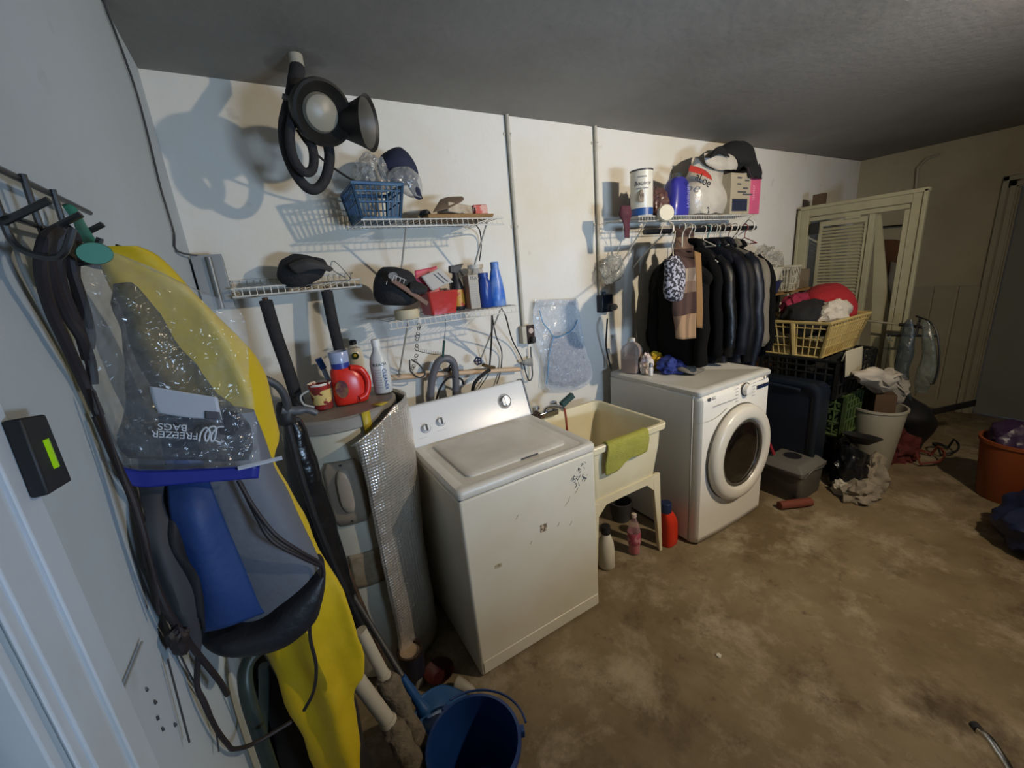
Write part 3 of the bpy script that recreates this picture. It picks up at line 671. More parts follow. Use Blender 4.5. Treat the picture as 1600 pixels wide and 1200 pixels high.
build('cup_body', MB().lathe([(.034, 0), (.035, .004), (.043, .10), (.045, .105), (.043, .107), (.040, .10), (.032, .006)], b, 28), cupmat(), mg)
build('cup_handle', MB().tube([b+V((-.042, -.01, .085)), b+V((-.075, -.02, .07)), b+V((-.07, -.02, .035)), b+V((-.036, -.012, .015))], .004, 8, 4), M('clear grey plastic', 'a8aaa8', .2), mg)
b = onlid(548, 628)
m_red2 = M('bright red plastic', 'd02a1c', .3)
rj = thing('detergent_bottle', 'large red detergent bottle with a handle and blue cap on the heater lid', 'bottle', b)
rb = body([(b+V((-.045+.0, 0, .155)), b+V((.022, 0, .158)), .05), (b+V((-.055, 0, .14)), b+V((.04, 0, .145)), .07), (b+V((-.058, 0, .10)), b+V((.066, 0, .115)), .085), (b+V((-.06, 0, .06)), b+V((.075, 0, .065)), .09), (b+V((-.06, 0, .01)), b+V((.076, 0, .015)), .085), (b+V((-.055, 0, 0)), b+V((.07, 0, .0)), .075)], e=2.8)
build('bottle_body', rb, m_red2, rj)
build('handle', MB().tube([b+V((.02, -.03, .148)), b+V((.058, -.035, .135)), b+V((.078, -.034, .085)), b+V((.062, -.038, .03)), b+V((.03, -.044, .018))], .0125, 10, 5), m_red2, rj)
build('label_panel', MB().lathe([(.0, 0), (.024, .001), (.024, .003)], b+V((-.028, -.044, .07)), 20, frame((-.2, -1, 0)), sy=1.5), M('dark label', '5a2a3a', .5, noise_col='b08a40', nscale=30), rj)
build('cap_collar', MB().lathe([(.036, .15), (.036, .172)], b+V((-.012, 0, 0)), 26), M('violet blue plastic', '2b3c8c', .35), rj)
build('measuring_cap', MB().lathe([(.036, .172), (.038, .215), (.036, .218), (.034, .175)], b+V((-.012, 0, 0)), 26), M('milky blue cap', '9aa6c4', .2), rj)
b = onlid(600, 612)
m_milk = M('milky plastic', 'c9ccca', .35)
sb = thing('cleaner_bottle', 'translucent white spray bottle with blue print at the right on the heater lid', 'bottle', b)
build('bottle_body', MB().lathe([(.036, 0), (.040, .006), (.040, .13), (.034, .16), (.020, .185), (.015, .21)], b, 26), m_milk, sb)
build('cap', MB().lathe([(.018, .205), (.018, .235), (.015, .238)], b, 20), M('white cap', 'dcdcd8', .4), sb)
ti = MB()
for i in range(7): ti.box(V((0, 0, .035+.012*i)), (.022+.006*(i % 3), .001, .003))
vd = (CAM-b); vd.z = 0; vd.normalize(); TR = RM(V((0, 0, 1)).cross(vd)*1, (0, 0, 1))
text('BLEACH', .017, b+vd*.0405+V((0, 0, .13))+TR.col[0]*.0, TR, M('green black print', '2c4038', .6), sb, 'label_lettering', bend=.0405)
text('CLEANER', .022, b+vd*.040+V((0, 0, .065))+TR.col[0]*.016, TR @ Matrix.Rotation(-PI/2, 3, 'Z'), M('blue print', '3a5fa0', .6), sb, 'label_lettering')
pr = MB()
for i in range(8): pr.box(V((-.012, -.0405, .03+.011*i)), (.026, .001, .0022))
pr.xf(Matrix.Translation(b) @ (TR @ RM((1, 0, 0), (0, 0, 1)).inverted()).to_4x4()); build('label_print', pr, M('grey print', '8a9096', .6), sb)
b = onlid(577, 606) + V((-.02, .09, 0))
wb2 = thing('white_bottle', 'white bottle with a round green logo behind the red detergent on the heater lid', 'bottle', b)
build('bottle_body', MB().lathe([(.034, 0), (.037, .006), (.037, .155), (.030, .18), (.018, .195), (.015, .205)], b, 26), M('white gloss bottle', 'd8d6ca', .3), wb2)
build('cap', MB().lathe([(.017, .2), (.017, .218), (.013, .222)], b, 20), m_blk, wb2)
vd2 = CAM-b; vd2.z = 0; vd2.normalize()
build('round_logo', MB().lathe([(.016, 0), (.016, .001)], b+vd2*.0365+V((0, 0, .15)), 20, frame(vd2)), M('dark green logo', '233a20', .5), wb2)
build('logo_spot', MB().lathe([(.007, 0), (.007, .002)], b+vd2*.0365+V((0, 0, .153)), 14, frame(vd2)), M('yellow print', 'c8b43c', .5), wb2)
b = onlid(520, 612)+V((-.01, .0, 0))
bt = thing('blue_spray_tube', 'small blue-topped tube tilted behind the cup on the heater lid', 'tube', b)
build('tube_body', MB().tube([b+V((.012, 0, .004)), b+V((-.01, 0, .12))], .011, 12), M('pale blue clear', '9ab0d0', .2), bt)
build('tube_top', MB().tube([b+V((-.008, 0, .115)), b+V((-.022, 0, .165))], .015, 12), M('mid blue plastic', '2553a8', .35), bt)

# black items standing between the raincoat and the heater
m_bag = M('black glossy plastic', '121316', .25, noise_col='1e2024', nscale=10, bump=.8, bscale=16)
ub = bodyp([(440, 470, 655, .05, -.66), (444, 490, 700, .08, -.66), (452, 512, 770, .09, -.66), (470, 535, 850, .09, -.66), (498, 560, 940, .08, -.66), (540, 585, 1010, .05, -.66)], -.66); wob(ub, .008, 14)
tag(build('garment_bag', ub, m_bag), 'long black plastic-wrapped bundle standing against the water heater', 'bundle')
tag(build('wooden_stake', MB().tube([py(455, 672, -.60), py(478, 715, -.60), py(512, 800, -.61), py(545, 895, -.61), py(580, 980, -.61), py(600, 1035, -.62)], .009, 8, 3), M('weathered brown wood', '3f2c1e', .8, noise_col='6b5138', nscale=26)), 'thin weathered brown stake leaning along the front of the heater', 'stake')
hd = thing('crutch_handle', 'dark grey curved handle on a black shaft beside the heater lid', 'handle', py(455, 640, -.80))
m_dg = M('dark grey rubber', '3c3e42', .5)
build('curved_grip', MB().tube([py(385, 590, -.84), py(412, 592, -.83), py(436, 605, -.82), py(448, 628, -.81), py(446, 650, -.80)], .011, 10, 5), m_dg, hd)
build('side_grip', MB().tube([py(440, 640, -.80), py(462, 642, -.80), py(480, 640, -.80), py(495, 646, -.80)], [.016, .013, .010, .009], 10, 3), M('mid grey rubber', '55575c', .45), hd)
build('clamp', lump(py(447, 650, -.79)+V((0, 0, -.025)), (.05, .05, .07), 2., .15, sub=3), m_blk, hd)
build('shaft', MB().tube([py(446, 648, -.79), py(475, 760, -.78), py(520, 880, -.77), py(580, 1010, -.76)], .010, 10, 3), m_blk, hd)
# ---------------------------------------------------------------- wire shelves
def wire_shelf(name, label, x0, x1, z, d, group, braces, lip=.028, pitch=.0254, tilt=0., rust=None):
    m = rust or m_wire
    t = thing(name, label, 'shelf', ((x0+x1)/2, -d/2, z-lip), group)
    def Z(x): return z + tilt*(x-x0)
    rl = MB(); 
    for y, dz in ((-.004, 0), (-d/2, -.004), (-d, 0), (-d-.002, -lip)): rl.tube([V((x0-.01, y, Z(x0)+dz)), V((x1+.01, y, Z(x1)+dz))], .0032, 6)
    build('rail', rl, m, t)
    wr_ = MB(); n = int((x1-x0)/pitch)
    for i in range(n+1):
        x = x0+(x1-x0)*i/n; wr_.tube([V((x, -.004, Z(x)+.003)), V((x, -d, Z(x)+.003)), V((x, -d-.003, Z(x)-lip))], .0017, 5)
    build('deck_wires', wr_, m, t)
    for bx, drop in braces:
        build('brace', MB().tube([V((bx, -d+.01, Z(bx)-.01)), V((bx+.0, -.006, Z(bx)-drop)), V((bx, -.004, Z(bx)-drop-.03))], .0045, 6), M('white painted rod', 'b5b1a6', .5), t)
    return t
UZ = 1.955
wire_shelf('wire_shelf', 'upper white wire shelf on the left, holding the blue basket', .62, 1.262, UZ, .30, 'white wire shelves', ((.80, .30), (1.19, .30)))
LZ2 = 1.535
wire_shelf('wire_shelf', 'lower rusty white wire shelf on the left, holding the black cap and blue bottles', .66, 1.30, LZ2, .30, 'white wire shelves', ((.74, .28), (1.215, .30)))
RZ2 = 1.955
wire_shelf('wire_shelf', 'long white wire shelf on the right above the hanging jackets', 2.20, 3.42, RZ2, .30, 'white wire shelves', ((2.29, .33), (3.38, .3)))
# ---- upper left shelf
m_card = M('brown cardboard', '8a6a40', .8, noise_col='75562f', nscale=10)
bd = MB(); bd.hexa([V((.90, -.285, UZ+.006)), V((1.225, -.285, UZ+.006)), V((1.225, -.06, UZ+.006)), V((.90, -.06, UZ+.006)), V((.90, -.29, UZ+.022)), V((1.23, -.29, UZ+.022)), V((1.23, -.055, UZ+.022)), V((.90, -.055, UZ+.022))])
tag(build('cardboard_tray', bd, m_card, bevel=.003), 'flat brown cardboard tray lying on the upper left wire shelf', 'tray')
def slat_basket(name, label, cat, x0, x1, y0, y1, z, h, flare, mat, nx, ny, bands, rim=.008, wall=.004, group=None, rot=0, base=True, solidlow=.0):
    """open plastic basket with slotted walls, part by part"""
    t = thing(name, label, cat, ((x0+x1)/2, (y0+y1)/2, z), group)
    c = V(((x0+x1)/2, (y0+y1)/2, z)); R = Matrix.Translation(c) @ Matrix.Rotation(rot, 4, 'Z')
    hx, hy = (x1-x0)/2, (y1-y0)/2
    def P(sx, sy, f): return V((sx*(hx-flare*(1-f)), sy*(hy-flare*(1-f)), h*f))
    def wallm(a, b, n):
        mb = MB()
        for i in range(n+1):
            u = i/n*2-1
            def q(f): A_ = P(*a, f); B_ = P(*b, f); return (A_+B_)/2 + (B_-A_)/2*u
            wdt = wall*.7 if 0 < i < n else wall*1.6
            mb.tube([q(.02), q(.5), q(.98)], wdt, 6)
        for f, rr_ in [(0.03, wall*1.3)]+[(f, wall*.8) for f in bands]: mb.tube([P(*a, f), P(*b, f)], rr_, 6)
        return mb.xf(R)
    for a, b, n in (((-1, -1), (1, -1), nx), ((1, -1), (1, 1), ny), ((1, 1), (-1, 1), nx), ((-1, 1), (-1, -1), ny)):
        build('slotted_side', wallm(a, b, n), mat, t)
    bt_ = MB().ab((-hx+flare, -hy+flare, 0), (hx-flare, hy-flare, wall)); build('basket_floor', bt_.xf(R), mat, t)
    r_ = MB(); r_.tube([P(-1, -1, 1), P(1, -1, 1), P(1, 1, 1), P(-1, 1, 1)], rim, 8, closed=True); build('basket_rim', r_.xf(R), mat, t)
    return t
m_bluepl = M('dusty blue plastic', '30567c', .55, noise_col='56788f', nscale=8)
slat_basket('plastic_basket', 'blue slotted plastic basket at the left end of the upper left shelf', 'basket', .60, .80, -.30, -.05, UZ+.006, .13, .022, m_bluepl, 9, 9, (.5, .8))
m_bag2 = Mclear('clear grey film', 'c0c0bc', .3, .75, .15, .8, 20)
tag(build('plastic_film_bag', lump(py(585, 285, -.2)+V((0, 0, -.03)), (.14, .14, .13), 4., .3), m_bag2), 'crumpled clear plastic bag in the blue basket', 'bag')
nc = thing('navy_cap', 'navy cap wrapped in clear plastic sitting above the blue basket', 'cap', py(625, 285, -.18))
m_navyf = M('navy fabric', '1a2036', .85, noise_col='252b46', nscale=12)
cb = bodyp([(610, 628, 233, .05), (597, 640, 242, .11), (590, 648, 258, .14), (594, 652, 272, .14), (604, 650, 286, .12)], -.19); wob(cb, .006, 18); build('crown', cb, m_navyf, nc)
vb = patch([[py(628, 262, -.26), py(640, 268, -.27), py(650, 280, -.26)], [py(634, 285, -.28), py(648, 290, -.29), py(656, 298, -.28)], [py(648, 308, -.27), py(654, 312, -.27), py(660, 310, -.26)]])
build('visor', vb, m_navyf, nc, solid=.006)
fl = bodyp([(612, 640, 262, .05, -.26), (606, 655, 275, .09, -.26), (612, 660, 292, .08, -.26), (640, 660, 308, .04, -.26)], -.26); wob(fl, .008, 20)
build('plastic_wrap', fl, m_bag2, nc)
# packets
pk = MB(); pk.box((0, 0, 0), (.15, .09, .045), Matrix.Rotation(.12, 3, 'Y') @ Matrix.Rotation(.2, 3, 'Z')); pk.xf(Matrix.Translation(V((1.075, -.20, UZ+.05)))); wob(pk, .006, 20)
tag(build('paper_packet', pk, M('cream printed paper', 'b5a890', .7, noise_col='7d6a58', nscale=22), bevel=.006), 'crumpled cream paper packet lying on the cardboard tray', 'packet')
pk = MB(); pk.box((0, 0, 0), (.075, .09, .045), Matrix.Rotation(-.05, 3, 'Y')); pk.xf(Matrix.Translation(V((1.185, -.20, UZ+.047))))
tag(build('red_packet', pk, M('red printed paper', 'b4453a', .6, noise_col='d8c8b8', nscale=24, lo=.5, hi=.56), bevel=.005), 'small red and white packet at the right end of the cardboard tray', 'packet')
pp = patch([[py(688, 312, -.2), py(700, 308, -.2), py(722, 307, -.2)], [py(682, 322, -.24), py(700, 316, -.24), py(724, 313, -.24)], [py(676, 332, -.27), py(690, 328, -.27), py(700, 326, -.27)]])
tag(build('open_envelope', pp, M('brown grey paper', '6f5c4a', .8), solid=.002), 'open brown envelope propped on the left of the cardboard tray', 'envelope')
tag(build('black_adapter', lump(py(664, 335, -.22)+V((0, 0, -.01)), (.05, .05, .03), 6., .2, sub=3), m_blk), 'small black plug adapter on the upper left shelf beside the basket', 'plug')

# ---- lower left shelf
bz = LZ2+.006
bc = thing('baseball_cap', 'black baseball cap with white embroidery standing on the lower left shelf', 'cap', py(618, 475, -.24))
cb = bodyp([(598, 618, 417, .05), (590, 640, 424, .12), (584, 650, 440, .16), (583, 655, 456, .17), (588, 652, 470, .16), (600, 640, 477, .10)], -.22); wob(cb, .003, 12)
build('crown', cb, m_bf, bc)
vb = patch([[py(640, 437, -.26), py(655, 442, -.27), py(666, 448, -.27)], [py(640, 450, -.33), py(655, 452, -.34), py(668, 452, -.33)], [py(640, 462, -.32), py(652, 460, -.33), py(664, 458, -.32)]]); build('visor', vb, m_bf, bc, solid=.006)
embR = RM(V((.83, -.2, -.45)), V((.4, .1, .85)))
m_thr = M('white thread', 'b8b6b0', .8)
text('JTTT', .028, py(624, 437, -.345), embR, m_thr, bc, 'embroidery', ext=.002)
text('I', .022, py(604, 442, -.345), embR, m_thr, bc, 'embroidery', ext=.002)
build('embroidery_badge', MB().lathe([(.015, 0), (.015, .003)], py(614, 431, -.335), 18, frame((-.3, -1, .25)), sx=1.3), M('grey thread', '6f6f70', .8, noise_col='a8a8a4', nscale=90), bc)
tr_ = thing('tape_roll', 'cream roll of tape lying under the black baseball cap', 'tape', V((.745, -.285, bz)))
build('roll', MB().lathe([(.024, 0), (.052, 0), (.054, .003), (.054, .038), (.052, .041), (.024, .041), (.024, 0)], V((.745, -.27, bz)), 32, cap0=False, cap1=False), M('cream tape', 'bdb193', .6), tr_)
sk_ = MB(); a = py(612, 437, -.33); b = py(668, 475, -.33); sk_.box((a+b)/2, ((b-a).length, .012, .02), Matrix.Rotation(math.atan2(-(b-a).z, (b-a).x), 3, 'Y'))
tag(build('wooden_paddle', sk_, M('brown grey wood', '6e5b4c', .7, noise_col='8a3f30', nscale=9), bevel=.003), 'flat brown wooden stick leaning over the black baseball cap', 'stick')
# red bin with things in it
rbx0, rbx1 = .845, .995
m_redb = Mclear('red translucent plastic', 'c2332c', .82, .95, .35, .2)
rbn = thing('red_bin', 'red translucent plastic bin filled with papers on the lower left shelf', 'bin', ((rbx0+rbx1)/2, -.22, bz))
bn = MB()
for ins, z in ((.012, bz), (.0, bz+.105)): pass
def fr4(ins, z): return rr(rbx0+ins, rbx1-ins, -.30+ins, -.14-ins, z, .012, 4)
bn.loft([fr4(.014, bz), fr4(0, bz+.10), fr4(-.005, bz+.105), fr4(.004, bz+.105), fr4(.018, bz+.004)]); build('bin_body', bn, m_redb, rbn)
pf = patch([[py(648, 423, -.2), py(668, 419, -.2), py(682, 416, -.2)], [py(649, 440, -.21), py(668, 440, -.21), py(686, 440, -.21)], [py(652, 462, -.22), py(670, 462, -.22), py(688, 462, -.22)]])
tag(build('pink_folder', pf, M('pink plastic', 'c44a60', .4), solid=.003), 'bright pink folder sticking up at the back of the red bin', 'folder')
pf = patch([[py(658, 432, -.25), py(680, 422, -.25), py(684, 418, -.25)], [py(668, 446, -.25), py(688, 434, -.25), py(696, 428, -.25)], [py(675, 455, -.25), py(698, 444, -.25), py(708, 441, -.25)]])
pf_o = tag(build('paper_card', pf, M('grey white card', 'a9a49c', .6), solid=.003), 'grey and white printed card leaning in the red bin', 'card')
pr = MB(); 
for (xa, ya, xb, yb) in ((678, 428, 694, 442), (684, 426, 700, 440)): pr.tube([py(xa, ya, -.2535), py(xb, yb, -.2535)], .0022, 4)
o = build('card_print', pr, m_ink, pf_o)
# spray bottle
b = V((1.045, -.17, bz))
spb = thing('spray_bottle', 'black trigger spray bottle with a yellow and orange label on the lower left shelf', 'bottle', b)
build('bottle_body', MB().lathe([(.03, 0), (.034, .006), (.034, .11), (.026, .14), (.015, .165), (.013, .18)], b, 22), m_blk, spb)
build('wrap_label', MB().lathe([(.0347, .02), (.0347, .10)], b, 22, cap0=False, cap1=False), M('yellow orange label', 'b8882c', .5, noise_col='a83a24', nscale=26, lo=.48, hi=.54, nfac=1), spb)
tg = MB().hexa([b+V(p) for p in ((-.03, -.012, .185), (.012, -.012, .175), (.012, .012, .175), (-.03, .012, .185), (-.028, -.012, .215), (.05, -.012, .222), (.05, .012, .222), (-.028, .012, .215))])
build('spray_head', tg, m_blk, spb, bevel=.004)
build('trigger', MB().tube([b+V((.022, 0, .20)), b+V((.032, 0, .185)), b+V((.044, 0, .16))], .005, 8, 3), m_blk, spb)
b = V((1.105, -.21, bz)); bx = MB().ab(b+V((-.027, -.035, 0)), b+V((.027, .035, .165)))
wbx = tag(build('paper_box', bx, M('grey white box', 'a39c90', .6, noise_col='8c8478', nscale=9), bevel=.003), 'narrow grey-white paper box standing between spray bottle and blue bottles', 'box')
pr = MB()
for i in range(10): pr.box(b+V((0, -.0355, .02+.011*i)), (.034-.006*(i % 2), .0008, .0025))
build('box_print', pr, m_inkl, wbx); text('TEA', .022, b+V((0, -.0355, .148)), FACE, m_ink, wbx, 'box_lettering')
m_dblue = M('dark blue plastic', '1c3c86', .35); m_mblue = M('scuffed blue plastic', '2a62b8', .35, noise_col='8aa2c4', nscale=18, nfac=.6)
b = V((1.168, -.23, bz)); bottle('detergent_bottle', 'shorter dark blue bottle next to the grey paper box', b, [(.028, 0), (.033, .005), (.033, .12), (.024, .142), (.022, .15)], m_dblue, [(.025, .148), (.025, .168), (.022, .17)], m_dblue)
b = V((1.235, -.235, bz)); bottle('detergent_bottle', 'tall tapered mid-blue bottle at the right end of the lower left shelf', b, [(.042, 0), (.046, .006), (.044, .06), (.036, .12), (.026, .17), (.02, .19)], m_mblue, [(.021, .185), (.021, .215), (.018, .218)], m_mblue, sy=.75)
b = V((1.20, -.09, bz)); bottle('white_jar', 'pale clear container behind the blue bottles', b, [(.04, 0), (.042, .01), (.04, .18), (.03, .2)], Mclear('pale container', 'd0ccc4', .4, .7, .2, 0), [(.042, .195), (.042, .215)], M('white lid', 'c8c4b8', .5), cat='jar')

# ---- hanging under the lower left shelf, rail and hoses behind the washer
pr_ = tag(build('wooden_rail', MB().tube([py(594, 592, -.04), py(700, 584, -.04), py(812, 577, -.04)], .013, 12), M('pale painted wood', 'c8a988', .6, noise_col='b8a894', nscale=6)), 'pale round wooden rail along the back wall above the washer console', 'rail')
for ex_ in (pr_.location.x,):
    pass
zb = LZ2-.03
def hang(nm, pts, r, mat, label, cat, sm=5, n=8): return tag(build(nm, MB().tube(pts, r, n, sm), mat), label, cat)
cg = MB()
pts = [py(655, 508, -.3), py(652, 530, -.3), py(650, 560, -.26), py(643, 580, -.2)]
for i in range(14):
    f = i/13; p = spline(pts, 6); q = p[int(f*(len(p)-1))]; a = i*1.9; cg.tube([q+V((math.cos(a+k*PI/3)*.008, math.sin(k*PI/3)*.006, math.sin(a+k*PI/3)*.008)) for k in range(6)], .002, 5, closed=True)
tag(build('chain', cg, M('dull chain steel', '77736c', .4, .7)), 'short steel chain hanging from the lower left wire shelf', 'chain')
hang('strap_loop', [py(640, 562, -.14), py(642, 580, -.14), py(655, 590, -.1), py(664, 584, -.1), py(655, 570, -.12), py(643, 562, -.14)], .004, m_dk, 'dark strap loop hanging from the chain over the wooden rail', 'strap')
cm = MB(); a = py(650, 548, -.25); b = py(690, 555, -.2); cm.tube([a, (a+b)/2+V((0, 0, -.003)), b], .0016, 5)
for i in range(14): q = a+(b-a)*(i+.5)/14; cm.tube([q, q+V((.001, 0, .014))], .0012, 4)
tag(build('wire_comb', cm, m_dk), 'thin wire with short prongs hanging between chain and hook', 'wire')
hk = thing('wire_hook', 'thin wire with a dark green grip hanging from the lower left shelf', 'hook', py(693, 555, -.28))
build('wire', MB().tube([py(697, 494, -.30), py(696, 512, -.3), py(694, 532, -.29)], .0016, 6), m_galv, hk)
build('grip', MB().tube([py(694, 532, -.29), py(692, 558, -.28)], .006, 8), M('dark green grip', '1f4540', .5), hk)
m_hose = M('grey corrugated hose', '5c5c62', .5)
hang('washer_drain_hose', [py(673, 640, -.06), py(674, 600, -.07), py(682, 570, -.09), py(694, 560, -.10), py(708, 566, -.10), py(712, 590, -.09), py(712, 632, -.07)], .020, m_hose, 'thick grey drain hose arching over the rail behind the washer', 'hose', n=12)
hang('supply_hose', [py(737, 618, -.06), py(742, 598, -.10), py(756, 584, -.12), py(765, 578, -.10)], .010, m_blk, 'black supply hose curving down behind the washer console', 'hose')
hang('supply_hose', [py(681, 628, -.05), py(688, 606, -.08), py(702, 590, -.10), py(720, 592, -.10), py(724, 600, -.07)], .006, m_blk, 'thin black hose running up inside the grey drain hose loop', 'hose')
hang('thin_cable', [py(745, 612, -.03), py(760, 590, -.03), py(764, 582, -.03)], .003, m_blk, 'short thin black cable behind the washer below the valve', 'cable')
vl = thing('water_valve', 'brass water valve with a dark blue wheel handle above the washer', 'valve', py(757, 572, -.03))
build('valve_body', MB().tube([py(772, 574, -.01), py(764, 573, -.05), py(755, 570, -.09)], .010, 10), M('aged brass', '6e5a3a', .4, .8), vl)
wl_ = MB(); c_ = py(747, 564, -.11); R_ = frame((-.5, -1, .1)); wl_.tube([c_+R_ @ V((.022*math.cos(k*PI/5)*(1 if k % 2 else .8), .022*math.sin(k*PI/5)*(1 if k % 2 else .8), 0)) for k in range(10)], .005, 6, closed=True)
wl_.tube([c_+R_ @ V((-.02, 0, 0)), c_+R_ @ V((.02, 0, 0))], .004, 5); wl_.tube([c_+R_ @ V((0, -.02, 0)), c_+R_ @ V((0, .02, 0))], .004, 5)
build('wheel_handle', wl_, M('dark blue enamel', '23284a', .4), vl)
vl2 = thing('water_valve', 'dark valve beside the hose loop with its lever pointing up right', 'valve', py(705, 575, -.04))
build('valve_body', MB().tube([py(697, 578, -.01), py(703, 577, -.06)], .012, 10), m_dk, vl2); build('lever', MB().tube([py(698, 580, -.07), py(704, 570, -.08)], .005, 6), m_blk, vl2)
hang('power_cord', [py(769, 492, -.28), py(768, 530, -.15), py(766, 560, -.05), py(765, 574, -.03)], .005, m_blk, 'straight black cord hanging from the shelf to the valve', 'cord')
hang('power_cord', [py(769, 494, -.28), py(775, 525, -.12), py(784, 550, -.03), py(782, 580, -.02), py(776, 600, -.02)], .0035, m_blk, 'thin black cord bending right behind the rail above the washer', 'cord')
hang('power_cord', [py(782, 480, -.27), py(790, 494, -.2), py(800, 530, -.05), py(815, 560, -.03), py(824, 590, -.03), py(829, 594, -.03), py(832, 585, -.03), py(830, 560, -.03), py(829, 542, -.03)], .004, m_blk, 'black cord looping down from the shelf to the brown outlet', 'cord')
hang('power_cord', [py(742, 325, -.31), py(744, 350, -.2), py(750, 362, -.05), py(752, 385, -.02), py(749, 408, -.03)], .0035, m_blk, 'black cord hanging behind the blue bottles from the upper shelf', 'cord')
# conduits and outlets
m_cond = M('painted conduit', 'b3aea0', .5, noise_col='8f897a', nscale=12)
cx1, cx2 = 1.518, 2.142
for x, zb_, lab in ((cx1, 1.38, 'left painted conduit running down from the ceiling to the brown outlet'), (cx2, 1.50, 'right painted conduit running down from the ceiling to the black outlet')):
    t = thing('conduit', lab, 'conduit', (x, -.015, zb_), 'conduits on the back wall')
    build('conduit_tube', MB().tube([V((x, -.014, zb_)), V((x, -.014, H))], .0105, 12), m_cond, t)
    for z in (H-.09, 1.95): build('strap', MB().ab((x-.024, -.004, z-.008), (x+.024, -.001, z+.008)).tube([V((x-.012, -.004, z)), V((x-.012, -.026, z)), V((x+.012, -.026, z)), V((x+.012, -.004, z))], .0016, 4), m_cond, t)
ob = thing('outlet_box', 'brown outlet with a round socket on a grey box above the sink', 'outlet', (cx1+.01, -.03, 1.27))
q = py(820, 527, -.05)
build('junction_box', MB().ab((cx1-.03, -.045, 1.28), (cx1+.05, -.001, 1.385)), m_cond, ob, bevel=.003)
build('outlet_plate', MB().ab((cx1+.0, -.053, 1.275), (cx1+.052, -.045, 1.39)), M('dark brown bakelite', '2f1f18', .35), ob, bevel=.004)
build('socket_face', MB().lathe([(.017, 0), (.016, .003)], V((cx1+.026, -.053, 1.355)), 24, frame((0, -1, 0))), M('pale socket', 'b9a79c', .5), ob)
build('plug', MB().ab((cx1+.014, -.085, 1.285), (cx1+.038, -.053, 1.32)), m_blk, ob, bevel=.004)
tag(build('price_tag', MB().grid([[py(812, 566, -.05), py(832, 557, -.05)], [py(825, 572, -.05), py(833, 572, -.05)]]), M('grey tag', '8b8b88', .6), solid=.001), 'small grey triangular tag on the cord by the brown outlet', 'tag')
ob = thing('outlet_box', 'black outlet block at the foot of the right conduit', 'outlet', (cx2+.02, -.03, 1.38))
build('outlet_body', MB().ab((cx2-.02, -.055, 1.39), (cx2+.075, -.001, 1.505)), M('black blue bakelite', '12161f', .35), ob, bevel=.004)
build('cable_clamp', MB().lathe([(.012, 0), (.012, .02)], V((cx2+.02, -.03, 1.505)), 14), M('blue black', '1d2a44', .4), ob)
build('plug', MB().lathe([(.022, 0), (.022, .03), (.012, .045)], V((cx2+.065, -.055, 1.42)), 18, frame((0, -1, 0))), m_dk, ob)
hang('dryer_cord', [py(949, 498, -.08), py(948, 515, -.10), py(947, 540, -.06), py(951, 562, -.05), py(955, 577, -.08)], .0055, m_blk, 'black cord running from the black outlet down behind the dryer', 'cord')
# clear bag taped to the wall
pb = thing('plastic_bag', 'clear zip bag with a blue edge taped to the wall above the sink', 'bag', py(880, 600, -.03))
secs = [(836, 902, 468, .006), (834, 905, 485, .012), (833, 908, 510, .02), (838, 914, 540, .04), (848, 922, 565, .055), (851, 926, 590, .055), (852, 915, 603, .03), (858, 890, 610, .01)]
m_bagc = Mclear('clear bag film', 'ccd6e2', .24, .7, .14, .9, 16)
fb = bodyp(secs, -.035, n=28); wob(fb, .004, 22); build('bag_film', fb, m_bagc, pb)
build('blue_edge', MB().tube([py(843, 485, -.05), py(848, 503, -.06), py(858, 516, -.065), py(865, 526, -.065), py(880, 524, -.065), py(895, 514, -.06), py(902, 500, -.05)], .003, 6, 4).tube([py(865, 526, -.065), py(858, 555, -.065), py(854, 600, -.06)], .003, 6), M('blue plastic bead', '3a7fae', .4), pb)
inner = bodyp([(866, 900, 520, .01), (860, 912, 545, .03), (857, 922, 570, .045), (856, 922, 590, .04), (862, 905, 602, .02)], -.035); wob(inner, .012, 22); build('folded_contents', inner, Mclear('grey film contents', '8f96a8', .45, .8, .2, 1., 30), pb)
build('tape', MB().grid([[py(838, 470, -.03), py(900, 466, -.03)], [py(838, 480, -.031), py(900, 476, -.031)]]), Mclear('clear tape', 'e0d8c8', .4, .6, .2, 0), pb, solid=.001)
# ---------------------------------------------------------------- right shelf: things on it
sz = RZ2+.006
b = V((2.30, -.23, sz)); R_ = .066
can = thing('cardboard_canister', 'tall white canister with dark lettering at the left end of the right shelf', 'canister', b)
build('can_body', MB().lathe([(R_-.002, 0), (R_, .004), (R_, .255), (R_-.003, .258), (R_-.004, .252), (.002, .252)], b, 36), M('cream can paper', 'cfcabb', .35), can)
build('blue_band', MB().lathe([(R_+.0006, .004), (R_+.0006, .045)], b, 36, cap0=False, cap1=False), M('deep blue band', '1f4a86', .4), can)
build('dark_rim', MB().lathe([(R_+.001, .250), (R_+.002, .259), (R_-.006, .259), (R_-.006, .252)], b, 36, cap0=False, cap1=False), m_dk, can)
def faceR(b, off=0.):
    vd = CAM-b; vd.z = 0; vd.normalize(); vd = Matrix.Rotation(off, 3, 'Z') @ vd; return vd, RM(V((0, 0, 1)).cross(vd), (0, 0, 1))
vd, TR = faceR(b, .1)
text('Bounce', .034, b+vd*(R_+.001)+V((0, 0, .18)), TR, m_ink, can, 'can_lettering', bend=R_+.001, shear=.2)
text('FRESH LINEN', .012, b+vd*(R_+.001)+V((0, 0, .152)), TR, m_inkl, can, 'can_lettering', bend=R_+.001)
text('POWDER', .013, b+vd*(R_+.001)+V((0, 0, .215)), TR, m_inkl, can, 'can_lettering', bend=R_+.001)
